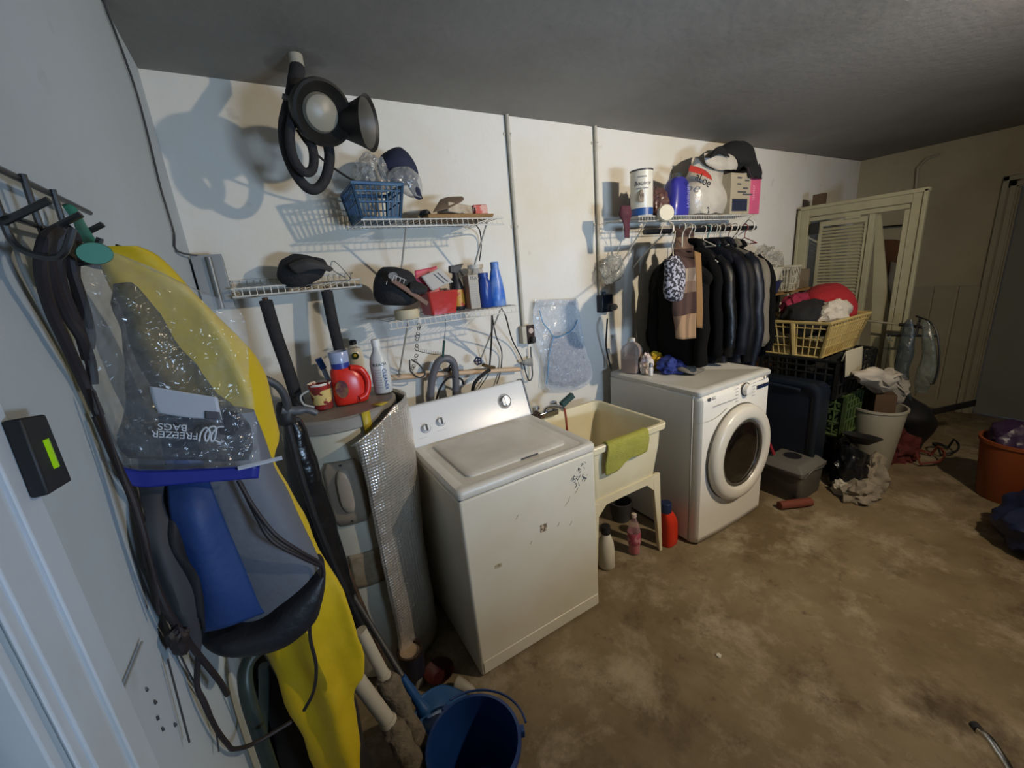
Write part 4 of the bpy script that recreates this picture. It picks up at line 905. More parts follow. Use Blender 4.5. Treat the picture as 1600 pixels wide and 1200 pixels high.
ic = lump(b+vd*(R_-.002)+V((0, 0, .075)), (.05, .012, .06), 4., .5, sub=3); build('can_picture', ic, M('brown print', '5c5044', .6, noise_col='a89c84', nscale=40), can)
# plum and brown soft packs
m_plum = M('plum film', '3a2348', .35, noise_col='5c3a34', nscale=14, bump=.5, bscale=22)
tag(build('soft_pack', lump(V((2.47, -.20, sz)), (.16, .14, .17), 2.2, .22), M('brown plum film', '4a2e2e', .35, noise_col='7c6050', nscale=20, bump=.5, bscale=22)), 'crumpled brown and plum packet beside the white canister', 'packet')
tag(build('soft_pack', lump(V((2.40, -.12, sz)), (.13, .10, .19), 5.2, .22), m_plum), 'dark plum packet standing behind the brown one on the right shelf', 'packet')
rb_ = bodyp([(970, 985, 322, .03), (968, 986, 335, .04), (974, 984, 350, .02), (976, 983, 372, .01)], -.27); wob(rb_, .006, 30)
tag(build('maroon_ribbon', rb_, M('maroon cloth', '4c1e2a', .8)), 'maroon cloth scrap drooping off the left end of the right shelf', 'cloth')
# violet jug
b = V((2.665, -.20, sz)); m_vio = M('violet blue gloss', '33348c', .3)
vj = thing('violet_jug', 'violet-blue bottle with pale vertical lettering on the right shelf', 'bottle', b)
build('bottle_body', body([(b+V((-.05, 0, .235)), b+V((.055, 0, .24)), .07), (b+V((-.075, 0, .205)), b+V((.075, 0, .21)), .10), (b+V((-.085, 0, .15)), b+V((.078, 0, .15)), .12), (b+V((-.10, 0, .06)), b+V((.078, 0, .06)), .13), (b+V((-.095, 0, 0)), b+V((.075, 0, 0)), .12)], e=3.2), m_vio, vj)
vd, TR = faceR(b)
text('LAVENDER', .030, b+V((.028, -.066, .12)), FACE @ Matrix.Rotation(PI/2, 3, 'Z'), M('lilac print', '9c9ad0', .5), vj, 'jug_lettering')
build('jug_cap', MB().lathe([(.03, .235), (.03, .262), (.026, .266)], b+V((.0, 0, 0)), 20), M('grey cap', '6d675c', .5), vj)
# round white thing on the shelf lip
b = py(1040, 333, -.34)
kn = thing('round_hanger_cap', 'round cream disc hanging on the front lip of the right shelf', 'disc', b)
build('disc', MB().lathe([(.044, -.016), (.05, -.008), (.05, .008), (.044, .016)], b, 24, frame((-.45, -.9, .1))), M('cream disc', 'c5bda6', .5), kn)
build('string', MB().tube([b+V((0, .006, -.04)), b+V((-.02, .01, -.09)), b+V((-.03, .02, -.13))], .003, 6), m_wire, kn)
# white shopping bag with black scrawl
bgs = [(1086, 1120, 246, .05), (1080, 1128, 262, .10), (1074, 1122, 285, .16), (1071, 1127, 305, .20), (1073, 1131, 322, .20), (1076, 1124, 336, .17)]
wbg = thing('shopping_bag', 'white plastic bag with red print and black handwriting on the right shelf', 'bag', py(1100, 336, -.2))
bb = bodyp(bgs, -.19); wob(bb, .010, 12)
m_wbag = M('white bag film', 'b9b3a6', .3, noise_col='948c84', nscale=9, bump=.8, bscale=14)
build('bag_film', bb, m_wbag, wbg)
rd = patch([[py(1078, 258, -.30), py(1090, 261, -.31), py(1102, 266, -.31)], [py(1076, 267, -.31), py(1092, 270, -.32), py(1110, 274, -.32)], [py(1080, 268, -.31), py(1098, 274, -.32), py(1113, 282, -.32)]])
build('red_print', rd, M('red bag print', 'a8342c', .4), wbg, solid=.001)
m_mark = M('black marker', '17161a', .6)
text('aLoe', .080, py(1098, 281, -.335), FACE @ Matrix.Rotation(-.30, 3, 'Z'), m_mark, wbg, 'handwriting', ext=.001, shear=.3)
text('2', .05, py(1106, 329, -.315), FACE @ Matrix.Rotation(.5, 3, 'Z'), m_mark, wbg, 'handwriting', ext=.001, shear=.3)
fl = bodyp([(1100, 1140, 240, .03, -.27), (1104, 1153, 255, .05, -.27), (1118, 1150, 266, .03, -.27)], -.27); wob(fl, .01, 14); build('bag_top', fl, m_wbag, wbg)
# carton with a pink side
cx = thing('product_carton', 'cream and dark printed carton with a bright pink end at the right of the shelf', 'carton', (3.35, -.2, sz))
m_car = M('cream carton', '9c927c', .6)
build('carton', MB().ab((3.10, -.30, sz), (3.44, -.05, sz+.265)), m_car, cx, bevel=.003)
build('pink_end', MB().ab((3.33, -.3015, sz), (3.46, -.049, sz+.266)), M('pink carton end', 'c05674', .5, noise_col='a8486a', nscale=5), cx, bevel=.003)
build('dark_panel', MB().ab((3.12, -.3018, sz+.02), (3.30, -.2995, sz+.10)), M('blue black print', '22283a', .5), cx)
pr = MB()
for i, (x, z, w_) in enumerate(((3.17, .23, .05), (3.26, .215, .05), (3.17, .19, .045), (3.24, .165, .06), (3.18, .14, .10), (3.24, .125, .12))): pr.ab((x, -.302, sz+z), (x+w_, -.2995, sz+z+.010))
build('carton_print', pr, m_ink, cx)
text('1234567', .03, V((3.375, -.3022, sz+.14)), FACE @ Matrix.Rotation(PI/2, 3, 'Z'), M('pale pink print', 'd8a0b0', .6), cx, 'carton_lettering')
# black cap on top
bk = thing('black_hat', 'black cap with a hanging strap on top of the pink-ended carton', 'cap', py(1150, 265, -.2))
cb = bodyp([(1140, 1160, 222, .06), (1128, 1170, 230, .14), (1124, 1174, 244, .18), (1132, 1176, 258, .18), (1145, 1180, 268, .12)], -.2); wob(cb, .008, 14)
m_bk2 = M('deep black fabric', '0c0c0d', .9)
build('crown', cb, m_bk2, bk)
vb = patch([[py(1128, 228, -.26), py(1118, 232, -.30), py(1108, 245, -.31)], [py(1134, 236, -.30), py(1120, 236, -.34), py(1109, 247, -.33)], [py(1140, 246, -.30), py(1126, 240, -.32), py(1112, 246, -.31)]])
build('visor', vb, m_bk2, bk, solid=.006)
stp = patch([[py(1160, 258, -.25), py(1172, 250, -.27), py(1182, 254, -.28)], [py(1166, 266, -.30), py(1178, 262, -.31), py(1188, 268, -.31)], [py(1170, 278, -.31), py(1180, 276, -.32), py(1190, 280, -.32)]])
build('flap', stp, m_bk2, bk, solid=.008)
build('strap', MB().tube([py(1168, 262, -.31), py(1174, 276, -.32), py(1186, 278, -.32), py(1190, 270, -.31), py(1186, 256, -.30)], .005, 6, 4), M('dark plum cloth', '2a161c', .8), bk)
# small bag hanging from the shelf's left end
hb = thing('small_plastic_bag', 'small crumpled plastic bag hanging by a string from the left end of the right shelf', 'bag', py(957, 430, -.06))
build('string', MB().tube([py(975, 345, -.2), py(972, 372, -.12), py(965, 392, -.08), py(955, 402, -.07)], .002, 5, 3), m_wire, hb)
lb = lump(py(957, 420, -.07)+V((0, 0, -.05)), (.19, .07, .13), 7.7, .35, 2.4, flat=False); build('bag_film', lb, Mclear('blue grey film', 'a9b4bc', .35, .8, .2, .9, 22), hb)
# closet rod and its hooks
m_rod = M('black rod', '121317', .35)
rd = thing('closet_rod', 'black closet rod under the right shelf carrying the hangers', 'rod', (2.82, -.3, 1.86))
build('rod', MB().tube([V((2.245, -.30, 1.866)), V((3.42, -.30, 1.866))], .016, 14), m_rod, rd)
for x in (2.47, 3.36): build('rod_hook', MB().tube([V((x, -.29, RZ2-.03)), V((x, -.325, 1.90)), V((x, -.328, 1.86)), V((x, -.30, 1.843)), V((x, -.275, 1.86)), V((x, -.10, 1.74)), V((x, -.005, 1.66))], .006, 8, 3), m_wire, rd)
# ---- jackets
def jacket(x, label, mat, yc=-.31, half=.25, zt=1.775, zb=.96, th=.072, hang_=True, name='jacket', coll=None, rot=0., seed=0, hm=None):
    t = thing(name, label, name.replace('_', ' '), (x, yc, zb), 'jackets on the closet rod')
    def P(y, z, dx=0): return V((x+dx+(y-yc)*rot, y, z))
    prof = ((zt, .05, .05), (zt-.035, .09, .07), (zt-.07, .15, .085), (zt-.13, .205, .09), (zt-.22, half*.9, .095), (zt-.45, half*.88, .10), ((zt+zb)/2-.1, half*.9, .10), (zb+.12, half*.95, .10), (zb, half*.97, .09))
    mb = body([(P(yc-h_, z), P(yc+h_, z), t_*th/.085) for z, h_, t_ in prof], n=28, e=2.6); wob(mb, .022, 4.5, seed=seed*3.1); wob(mb, .006, 17, seed=seed)
    build('torso', mb, mat, t)
    for s in (-1, 1):
        sl = MB().tube([P(yc+s*(half*.62), zt-.10), P(yc+s*(half*.88), zt-.20, -.01), P(yc+s*(half*1.0), zt-.42, -.02), P(yc+s*(half*1.03), zt-.62, -.02), P(yc+s*(half*.98), max(zb+.05, zt-.80), -.01)], [.030, .040, .038, .036, .032], 14, 5)
        wob(sl, .018, 5, seed=seed*2.3+s); wob(sl, .006, 22, seed=seed+s); build('sleeve', sl, mat, t)
    build('collar', MB().tube([P(yc-.075, zt-.02), P(yc-.05, zt+.012), P(yc+.05, zt+.012), P(yc+.075, zt-.02)], .022, 8, 4), coll or mat, t)
    hg = build('hanger', MB().tube([P(yc+.0, 1.878-.01, .0)+V((0, .018, 0)), P(yc+.018, 1.892), P(yc, 1.8985), P(yc-.018, 1.89), P(yc-.02, 1.865), P(yc-.002, 1.83), P(yc, zt+.0)], .0035, 6, 4).tube([P(yc-.2, zt-.12), P(yc, zt+.003), P(yc+.2, zt-.12)], .005, 6), hm or M('white hanger plastic', 'bdb8a8', .4), t)
    return t
m_lea = M('black leather', '060607', .42, noise_col='0b0d12', nscale=7, bump=.5, bscale=16, spec=.32)
m_jbk = M('black wool', '060606', .95, spec=.12); m_jnv = M('dark navy nylon', '070a14', .6, bump=.3, bscale=18, spec=.22); m_jgr = M('dark grey nylon', '070708', .65, bump=.3, bscale=18, spec=.2)
jacket(2.45, 'dark jacket hanging behind the checked scarf', M('black brown wool', '0c0a08', .95, spec=.15), yc=-.41, half=.17, zt=1.70, zb=1.05, th=.10, seed=1)
jacket(2.57, 'black jacket between the scarf and the leather jacket', m_jbk, yc=-.37, half=.22, zb=1.04, seed=2)
jacket(2.68, 'black leather jacket, front one beside the checked scarf', m_lea, half=.27, zb=1.01, th=.085, rot=-.14, seed=3)
jacket(2.855, 'dark navy jacket just behind the front leather jacket', m_jnv, half=.275, zb=1.0, seed=4)
jacket(2.92, 'black jacket in the middle of the row with a pale hanger showing', m_jgr, half=.275, zb=.92, seed=5)
jacket(3.01, 'shiny blue-black jacket second from the right end of the rod', M('blue black nylon', '090e18', .48, bump=.4, bscale=16, spec=.35), half=.28, zb=.94, th=.075, seed=6)
jacket(3.09, 'pale-edged lined coat near the right end of the rod', M('beige lining', '5d574a', .8), half=.275, zt=1.76, zb=1.02, th=.03, seed=7)
jacket(3.155, 'last black jacket at the right end of the rod', m_jbk, half=.285, zt=1.755, zb=.98, th=.06, seed=8)
for i, (x, c) in enumerate(((2.80, 'c8c0ac'), (2.845, '2c6a68'), (2.95, 'c4bda8'), (3.08, '7c5a50'), (3.19, 'c9c2b2'), (3.28, '7a3030'))):
    hh = thing('clothes_hanger', ('cream', 'teal', 'ivory', 'brown', 'white', 'dark red')[i]+' spare hanger hook on the closet rod between the jackets', 'hanger', (x, -.31, 1.77), 'spare hangers on the closet rod')
    hm_ = M('hanger '+c, c, .4)
    build('hook', MB().tube([V((x, -.29, 1.872)), V((x, -.295, 1.888)), V((x, -.31, 1.8925)), V((x, -.328, 1.88)), V((x, -.33, 1.86)), V((x, -.312, 1.835)), V((x, -.31, 1.80))], .0035, 6, 4), hm_, hh)
    build('arms', MB().tube([V((x, -.40, 1.755)), V((x, -.31, 1.80)), V((x, -.22, 1.755)), V((x, -.40, 1.755))], .004, 6), hm_, hh)
# scarf, checked brown
def plaid():
    m = bpy.data.materials.new('brown checked wool'); m.use_nodes = True; nt = m.node_tree; N = nt.nodes; L = nt.links
    b_ = N['Principled BSDF']; b_.inputs['Roughness'].default_value = .95
    tc = N.new('ShaderNodeTexCoord'); sp = N.new('ShaderNodeSeparateXYZ'); L.new(tc.outputs['Object'], sp.inputs[0])
    cr = N.new('ShaderNodeValToRGB'); cr.color_ramp.interpolation = 'CONSTANT'; e = cr.color_ramp.elements
    e[0].color = srgb('8f7254'); e[1].position = .2; e[1].color = srgb('35201a')
    for p_, c_ in ((.37, '6f5a48'), (.45, '8a7a68'), (.55, '3a231c'), (.70, '6b5644'), (.80, '35201a')): q_ = e.new(p_); q_.color = srgb(c_)
    mr = N.new('ShaderNodeMapRange'); mr.inputs[2].default_value = .72; L.new(sp.outputs[2], mr.inputs[0]); L.new(mr.outputs[0], cr.inputs[0])
    w_ = N.new('ShaderNodeTexWave'); w_.inputs['Scale'].default_value = 3.2; w_.bands_direction = 'X'; L.new(tc.outputs['Object'], w_.inputs[0])
    r = N.new('ShaderNodeMapRange'); r.inputs[1].default_value = .55; r.inputs[2].default_value = .6; r.inputs[4].default_value = .55; L.new(w_.outputs[1], r.inputs[0])
    mx = N.new('ShaderNodeMix'); mx.data_type = 'RGBA'; mx.inputs[7].default_value = srgb('4a352b'); L.new(r.outputs[0], mx.inputs[0]); L.new(cr.outputs[0], mx.inputs[6])
    L.new(mx.outputs[2], b_.inputs['Base Color']); return m
scf = patch([[V((x, -.285+.0, 1.885)) for x in (2.50, 2.55, 2.60, 2.64)]] + [[py(a, y, Y), py((2*a+b)/3, y+2, Y-.03), py((a+2*b)/3, y+1, Y-.01), py(b, y, Y-.03)] for a, b, y, Y in ((1056, 1084, 364, -.335), (1053, 1083, 390, -.40), (1054, 1086, 410, -.60), (1053, 1087, 440, -.61), (1050, 1088, 480, -.61), (1054, 1087, 505, -.60), (1056, 1087, 528, -.60))], 4)
tag(build('scarf', scf, plaid(), solid=.012), 'brown and tan checked scarf hanging over the closet rod in front of the jackets', 'scarf')
tc_ = patch([[py(1084, 392, -.60), py(1094, 396, -.61)], [py(1087, 440, -.61), py(1096, 442, -.62)], [py(1087, 480, -.61), py(1097, 482, -.62)], [py(1088, 512, -.61), py(1096, 513, -.61)]], 4)
tag(build('tan_scarf', tc_, M('tan wool', '7a5a34', .95), solid=.012), 'narrow plain tan scarf beside the checked one', 'scarf')
lp = bodyp([(1047, 1059, 400, .04), (1042, 1064, 409, .06), (1041, 1068, 430, .08), (1040, 1066, 453, .08), (1043, 1064, 466, .06), (1050, 1061, 471, .03)], -.66); wob(lp, .006, 16)
m_leo = M('black and white print', '1c1a20', .8, noise_col='9a979e', nscale=75, lo=.5, hi=.54, nfac=1, detail=1)
lpt = thing('patterned_bag', 'black and white patterned cloth bag hanging in front of the checked scarf', 'bag', py(1055, 470, -.66))
build('cloth_body', lp, m_leo, lpt); build('drawstring', MB().tube([V((2.495, -.29, 1.886)), V((2.49, -.33, 1.86)), py(1050, 385, -.5), py(1052, 400, -.66)], .004, 6), m_wire, lpt)

# ---------------------------------------------------------------- things on the dryer
dz = DH+.001
b = V((2.235, -.20, dz)); jg = thing('milk_jug', 'square clear plastic jug with brown liquid on the back of the dryer', 'jug', b)
RJ = Matrix.Rotation(.35, 3, 'Z')
def sq(h, z, r=.012): return [b+RJ @ (p-V((0, 0, 0))) for p in rr(-h, h, -h, h, z, r, 3)]
build('jug_body', MB().loft([sq(.052, 0), sq(.056, .006), sq(.056, .15), sq(.045, .18, .01), sq(.022, .20, .01), sq(.02, .213, .01)]), Mclear('pinkish clear jug', 'c2aea4', .32, .75, .2, .2), jg)
build('liquid', MB().loft([sq(.050, .003), sq(.0535, .008), sq(.0535, .095)]), M('brown milk', '77594a', .3), jg)
build('cap', MB().lathe([(.024, .205), (.024, .225), (.02, .228)], b, 20), M('white jug cap', 'cfc9bc', .4), jg)
b = V((2.235, -.36, dz)); fg = thing('lotion_bottle', 'small bottle with a white cap and pink top beside the jug on the dryer', 'bottle', b)
build('bottle_body', MB().lathe([(.012, 0), (.014, .003), (.014, .05), (.010, .055)], b, 18), M('white tube', 'cfcac4', .4), fg)
build('cap', MB().lathe([(.012, .055), (.012, .075), (.009, .08)], b, 16), M('steel cap', '77787c', .3, .6), fg)
tag(build('soap_figure', lump(V((2.275, -.29, dz)), (.09, .07, .12), 9., .3), M('white and pink soap', 'cabfb4', .5, noise_col='b5808c', nscale=18)), 'knobbly white and pink lump standing behind the small bottle on the dryer', 'ornament')
cl = lump(V((2.40, -.40, dz)), (.20, .17, .10), 11., .35, 1.4); tag(build('blue_cloth', cl, M('royal blue cloth', '1d2f78', .8, noise_col='16182c', nscale=6)), 'crumpled royal blue and black cloth on the dryer', 'cloth')
cl = lump(V((2.44, -.27, dz)), (.24, .12, .11), 13., .35, 1.4); tag(build('yellow_cloth', cl, M('yellow cloth', 'b89a1c', .8)), 'crumpled yellow cloth at the back of the dryer top', 'cloth')
yc_ = lump(V((2.62, -.34, dz)), (.24, .12, .03), 15., .4, 2.2); tag(build('yellow_cloth', yc_, MATS['yellow cloth']), 'flat yellow strip of cloth right of the blue cloth on the dryer', 'cloth')
gl = patch([[pz(1032, 560, dz+.01), pz(1050, 557, dz+.04), pz(1075, 566, dz+.035), pz(1095, 575, dz+.01)], [pz(1033, 568, dz+.01), pz(1050, 568, dz+.05), pz(1075, 574, dz+.04), pz(1100, 578, dz+.01)], [pz(1036, 574, dz+.005), pz(1052, 577, dz+.02), pz(1070, 582, dz+.02), pz(1086, 585, dz+.005)]]); wob(gl, .003, 30)
tag(build('grey_glove', gl, M('grey ribbed cloth', '5d5a56', .9, noise_col='8c8474', nscale=30), solid=.008), 'grey ribbed glove lying on the front left of the dryer top', 'glove')

# ---------------------------------------------------------------- stack of crates, tote, basket
def crate(name, label, x0, x1, y0, y1, z, h, mat, group='crates stacked behind the tote'):
    return slat_basket(name, label, 'crate', x0, x1, y0, y1, z, h, .008, mat, 10, 8, (.35, .65, .82), rim=.012, wall=.010, group=group)
m_crk = M('black crate plastic', '121312', .5); m_crg = M('green crate plastic', '43562c', .55, noise_col='33432a', nscale=7)
crate('milk_crate', 'black plastic crate on the floor under the green crate', 3.66, 4.14, -.86, -.44, .0, .30, m_crk)
crate('milk_crate', 'green plastic crate in the middle of the stack', 3.66, 4.16, -.90, -.44, .305, .32, m_crg)
crate('milk_crate', 'black plastic crate directly under the laundry basket', 3.52, 4.14, -.88, -.36, .63, .275, m_crk)
for i, (z, c, lab) in enumerate(((.02, '1c1a18', 'black cloth filling the crate on the floor'), (.325, '24351a', 'dark green cloth filling the green crate'), (.65, '101010', 'black cloth stuffed in the top crate'))):
    mb = MB().ab((3.70, -.84, z), (4.10, -.48, z+.24)); 
    bm_ = lump(V((3.9, -.65, z)), (.40, .36, .25), 20.+i, .15, 2.); tag(build('stored_cloth', bm_, M('stored '+c, c, .9)), lab, 'cloth')
ws_ = patch([[py(1322, 549, -.92), py(1335, 545, -.92), py(1348, 541, -.92)], [py(1321, 568, -.925), py(1334, 565, -.93), py(1347, 560, -.925)], [py(1320, 590, -.92), py(1333, 585, -.93), py(1346, 577, -.92)]])
ws_o = thing('white_sheet', 'stiff cream sheet hanging over the right end of the top black crate', 'sheet', py(1335, 590, -.9))
build('hanging_sheet', ws_, M('cream sheet', 'a79f88', .8), ws_o, solid=.004)
e0, e1 = py(1322, 549, -.92), py(1348, 541, -.92)
build('folded_edge', MB().grid([[e0, e1], [V((e0.x, -.90, .918)), V((e1.x, -.90, .918))], [V((3.9, -.80, .914)), V((4.12, -.80, .914))]]), MATS['cream sheet'], ws_o, solid=.004)
# laundry basket
m_lb = M('yellowed basket plastic', 'b39d63', .5, noise_col='96804c', nscale=5)
LB = (3.50, 4.10, -.80, -.29)
lb = slat_basket('laundry_basket', 'yellowed laundry basket heaped with clothes on top of the crates', 'basket', LB[0]-.02, LB[1]+.03, LB[2]-.02, LB[3]+.02, .915, .26, .06, m_lb, 14, 11, (.3, .55, .85), rim=.012, wall=.006)
build('solid_panel', MB().hexa([V((LB[0]+.055, LB[2]+.04, .93)), V((LB[1]-.045, LB[2]+.04, .93)), V((LB[1]-.045, LB[2]+.046, .93)), V((LB[0]+.055, LB[2]+.046, .93)), V((LB[0]+.01, LB[2]-.012, 1.15)), V((LB[1]-.0, LB[2]-.012, 1.15)), V((LB[1]-.0, LB[2]-.005, 1.15)), V((LB[0]+.01, LB[2]-.005, 1.15))]), m_lb, lb)
build('middle_post', MB().tube([V((LB[0]+.04, -.59, .925)), V((LB[0]-.02, -.59, 1.17))], .018, 6), m_lb, lb)
m_bcl = M('black clothes', '0d0c0d', .9); m_wcl = M('white terry', 'b3ab9c', .95, bump=.4, bscale=60); m_rcl = M('red knit', '8e141c', .9, bump=.3, bscale=70); m_mcl = M('crimson cloth', '7c1230', .85)
tag(build('black_clothes', lump(V((3.70, -.58, 1.06)), (.30, .34, .24), 31., .2, 1.5), m_bcl), 'black clothes at the left of the laundry basket', 'clothes')
tag(build('white_towel', lump(V((3.80, -.70, 1.13)), (.30, .20, .17), 33., .35, 1.3), m_wcl), 'crumpled white towel at the front of the laundry basket', 'towel')
tag(build('red_sweater', lump(V((3.96, -.59, 1.12)), (.40, .38, .29), 35., .10, 1.3), m_rcl), 'bulging red sweater at the right of the laundry basket', 'clothes')
tag(build('crimson_cloth', lump(V((3.76, -.48, 1.20)), (.24, .2, .16), 37., .25, 2.), m_mcl), 'crimson cloth behind the white towel in the laundry basket', 'cloth')
# clutter behind the basket (on a shelf cart)
sh = thing('storage_shelf', 'low shelf unit against the wall behind the laundry basket', 'shelf', (4.0, -.2, 0))
build('top_board', MB().ab((3.30, -.28, 1.33), (4.40, -.01, 1.35)), m_card, sh)
for x in (3.33, 4.36):
    for y in (-.23, -.03): build('post', MB().ab((x-.018, y-.018, 0), (x+.018, y+.018, 1.33)), m_crk, sh)
build('lower_board', MB().ab((3.30, -.25, .70), (4.40, -.01, .72)), m_card, sh)
zt_ = 1.351
def tub_(b, r0, r1, h, mat, label, nm='plastic_tub', cat='tub', sx=1, lid=None):
    o = thing(nm, label, cat, b)
    build('tub_body', MB().lathe([(r0, 0), (r1, h), (r1+.006, h+.003), (r1+.006, h+.009), (r1-.004, h+.009), (r0-.003, .004)], b, 28, sx=sx), mat, o)
    if lid: build('lid', MB().lathe([(r1+.01, h+.004), (r1+.01, h+.018), (r1-.01, h+.022)], b, 28, sx=sx), lid, o)
    return o
m_ctub = M('cream tub plastic', 'b5ae98', .45); m_ntub = M('navy tub plastic', '1c2444', .45)
tub_(V((3.80, -.20, zt_)), .095, .12, .09, m_ntub, 'navy blue tub at the left under the white tub behind the basket')
tub_(V((3.80, -.20, zt_+.10)), .09, .125, .10, m_ctub, 'cream bowl stacked on the navy tub')
b = V((3.80, -.27, zt_)); bs_ = slat_basket('small_white_basket', 'small white ribbed basket in the clutter behind the laundry basket', 'basket', 3.93, 4.09, -.33, -.21, zt_, .20, .02, m_ctub, 6, 5, (.3, .6))
b = V((4.15, -.24, zt_)); jr = thing('glass_jar', 'round clear jar behind the crimson cloth', 'jar', b)
build('jar_body', MB().lathe([(.045, 0), (.058, .02), (.058, .08), (.04, .105), (.036, .12)], b, 26), Mclear('jar glass', 'c8c4bc', .4, .85, .08, 0), jr); build('lid', MB().lathe([(.04, .112), (.04, .135), (.036, .138)], b, 22), M('pale jar lid', '9d9484', .4), jr)
tag(build('cardboard_box', MB().ab((4.22, -.27, zt_), (4.39, -.06, zt_+.16)), M('brown grey box', '6d5f4c', .8), bevel=.003), 'brown-grey cardboard box at the right of the clutter behind the basket', 'box')
tag(build('paper_stack', MB().box(V((4.0, -.12, zt_+.07)), (.16, .08, .14), Matrix.Rotation(.1, 3, 'Y')), M('paper white', 'a8a292', .7)), 'stack of pale papers standing beside the cardboard box behind the basket', 'papers')
tag(build('film_wrap', lump(V((3.80, -.19, zt_+.21)), (.26, .2, .16), 41., .45, 2.4), Mclear('crumpled film', 'b5b0a2', .35, .8, .2, .9, 20)), 'crumpled clear film heaped on the cream bowl', 'wrap')
tag(build('film_wrap', lump(V((4.08, -.11, zt_+.0)), (.14, .14, .30), 43., .4, 2.4), Mclear('grey crumpled film', '8e8a80', .4, .8, .3, .9, 20)), 'tall crumpled grey film bag against the wall behind the small white basket', 'wrap')
tag(build('paint_roller', MB().tube([V((3.92, -.14, 1.50+.01)), V((3.99, -.18, 1.515)), V((4.12, -.2, 1.505))], .011, 8), m_crk), 'dark roller handle lying across the papers and the box', 'tool')
# navy tote standing on its side
m_tote = M('dark navy tote', '131b26', .4, noise_col='1a2430', nscale=3)
tt = thing('storage_tote', 'large dark navy plastic tote standing on its end beside the dryer', 'tote', (3.4, -.65, 0))
tb = MB(); 
def tr_(ins, x, zt=.80): 
    return [V((x, p.x, p.y)) for p in [V((q.x, q.y)) .to_3d() if False else q for q in rr(-.90+ins, -.34-ins, .01+ins, zt-ins, 0, .07, 6)]]
def yz(ins, x, zt=.80): return [V((x, q.x, q.y)) for q in rr(-.90+ins, -.34-ins, .012+ins, zt-ins, 0, .07, 6)]
tb.loft([yz(.035, 3.50), yz(.02, 3.30), yz(.01, 3.285), yz(0, 3.28), yz(0, 3.262), yz(.012, 3.255), yz(.04, 3.258), yz(.05, 3.268)]); build('tote_body', tb, m_tote, tt)
build('tote_handle', MB().tube([V((3.258, -.78, .745)), V((3.250, -.72, .752)), V((3.250, -.55, .755)), V((3.258, -.48, .75))], .012, 8, 3), m_tote, tt)
# grey box with a hole in the lid
m_gb = M('grey box plastic', '4d4b46', .5, noise_col='5c5850', nscale=5)
gb = thing('litter_bin', 'grey lidded plastic box with a round hole on top beside the dryer', 'box', (3.22, -.75, 0))
GX0, GX1, GY0, GY1 = 2.98, 3.22, -1.02, -.76
gx0, gx1, gy0, gy1 = 3.20, 3.235, 0, 0
def gq(ins, z, r=.02): return rr(3.03+ins, 3.36-ins, -.94+ins, -.66-ins, z, r, 4)
build('box_body', MB().loft([gq(.018, 0), gq(.014, .006), gq(.004, .21)]), m_gb, gb)
build('box_lid', MB().loft([gq(-.004, .205), gq(-.008, .21), gq(-.008, .235), gq(.0, .24), gq(.03, .272, .02), gq(.045, .275, .02)]), M('grey lid', '5c5a55', .5), gb)
build('lid_hole', MB().lathe([(.055, 0), (.055, .003)], V((3.195, -.80, .2745)), 28), m_blk, gb)
build('wire_bail', MB().tube([V((3.06, -.945, .20)), V((3.10, -.965, .25)), V((3.22, -.965, .235)), V((3.33, -.945, .20))], .003, 6, 5), m_galv, gb)
tag(build('red_mop_handle', MB().tube([V((2.86, -.60, .90)), V((2.95, -.64, .66)), V((3.10, -.72, .29))], .011, 10), M('red handle paint', '8f2430', .45)), 'red mop handle leaning between the dryer and the grey box', 'handle')
tag(build('clay_pot_piece', MB().tube([V((2.90, -.88, .03)), V((3.02, -.94, .03)), V((3.10, -.98, .03))], [.028, .03, .028], 14), M('terracotta', '6b3324', .8)), 'reddish brown tube lying on the floor at the corner of the dryer', 'tube')
# black bags and rags on the floor
tag(build('black_bag', lump(V((3.56, -1.02, 0)), (.26, .22, .30), 51., .3, 1.3), m_bag), 'crumpled black plastic bag between the grey box and the white bin', 'bag')
tag(build('black_pan', MB().lathe([(.05, 0), (.11, .05), (.115, .055), (.10, .05), (.045, .006)], V((3.60, -1.04, .33)), 24, Matrix.Rotation(.2, 3, 'Y')), m_blk), 'shallow black dish tipped on the black plastic bag', 'dish')
m_rag = M('grey beige rags', '857c6c', .95, noise_col='6a6152', nscale=8, bump=.4, bscale=40)
tag(build('rag', lump(V((3.46, -1.12, 0)), (.28, .20, .12), 53., .42, 1.5), m_rag), 'beige rag heap nearest the camera beside the grey box', 'rag', 'rags on the floor by the white bin')
tag(build('rag', lump(V((3.66, -1.11, 0)), (.21, .18, .22), 55., .42, 1.5), m_rag), 'taller twisted beige rag against the white bin', 'rag', 'rags on the floor by the white bin')
tag(build('white_sock', lump(V((3.40, -1.03, .0)), (.07, .10, .10), 57., .3, 2.), m_wcl), 'small white cloth tucked between rag heap and black bag', 'cloth')
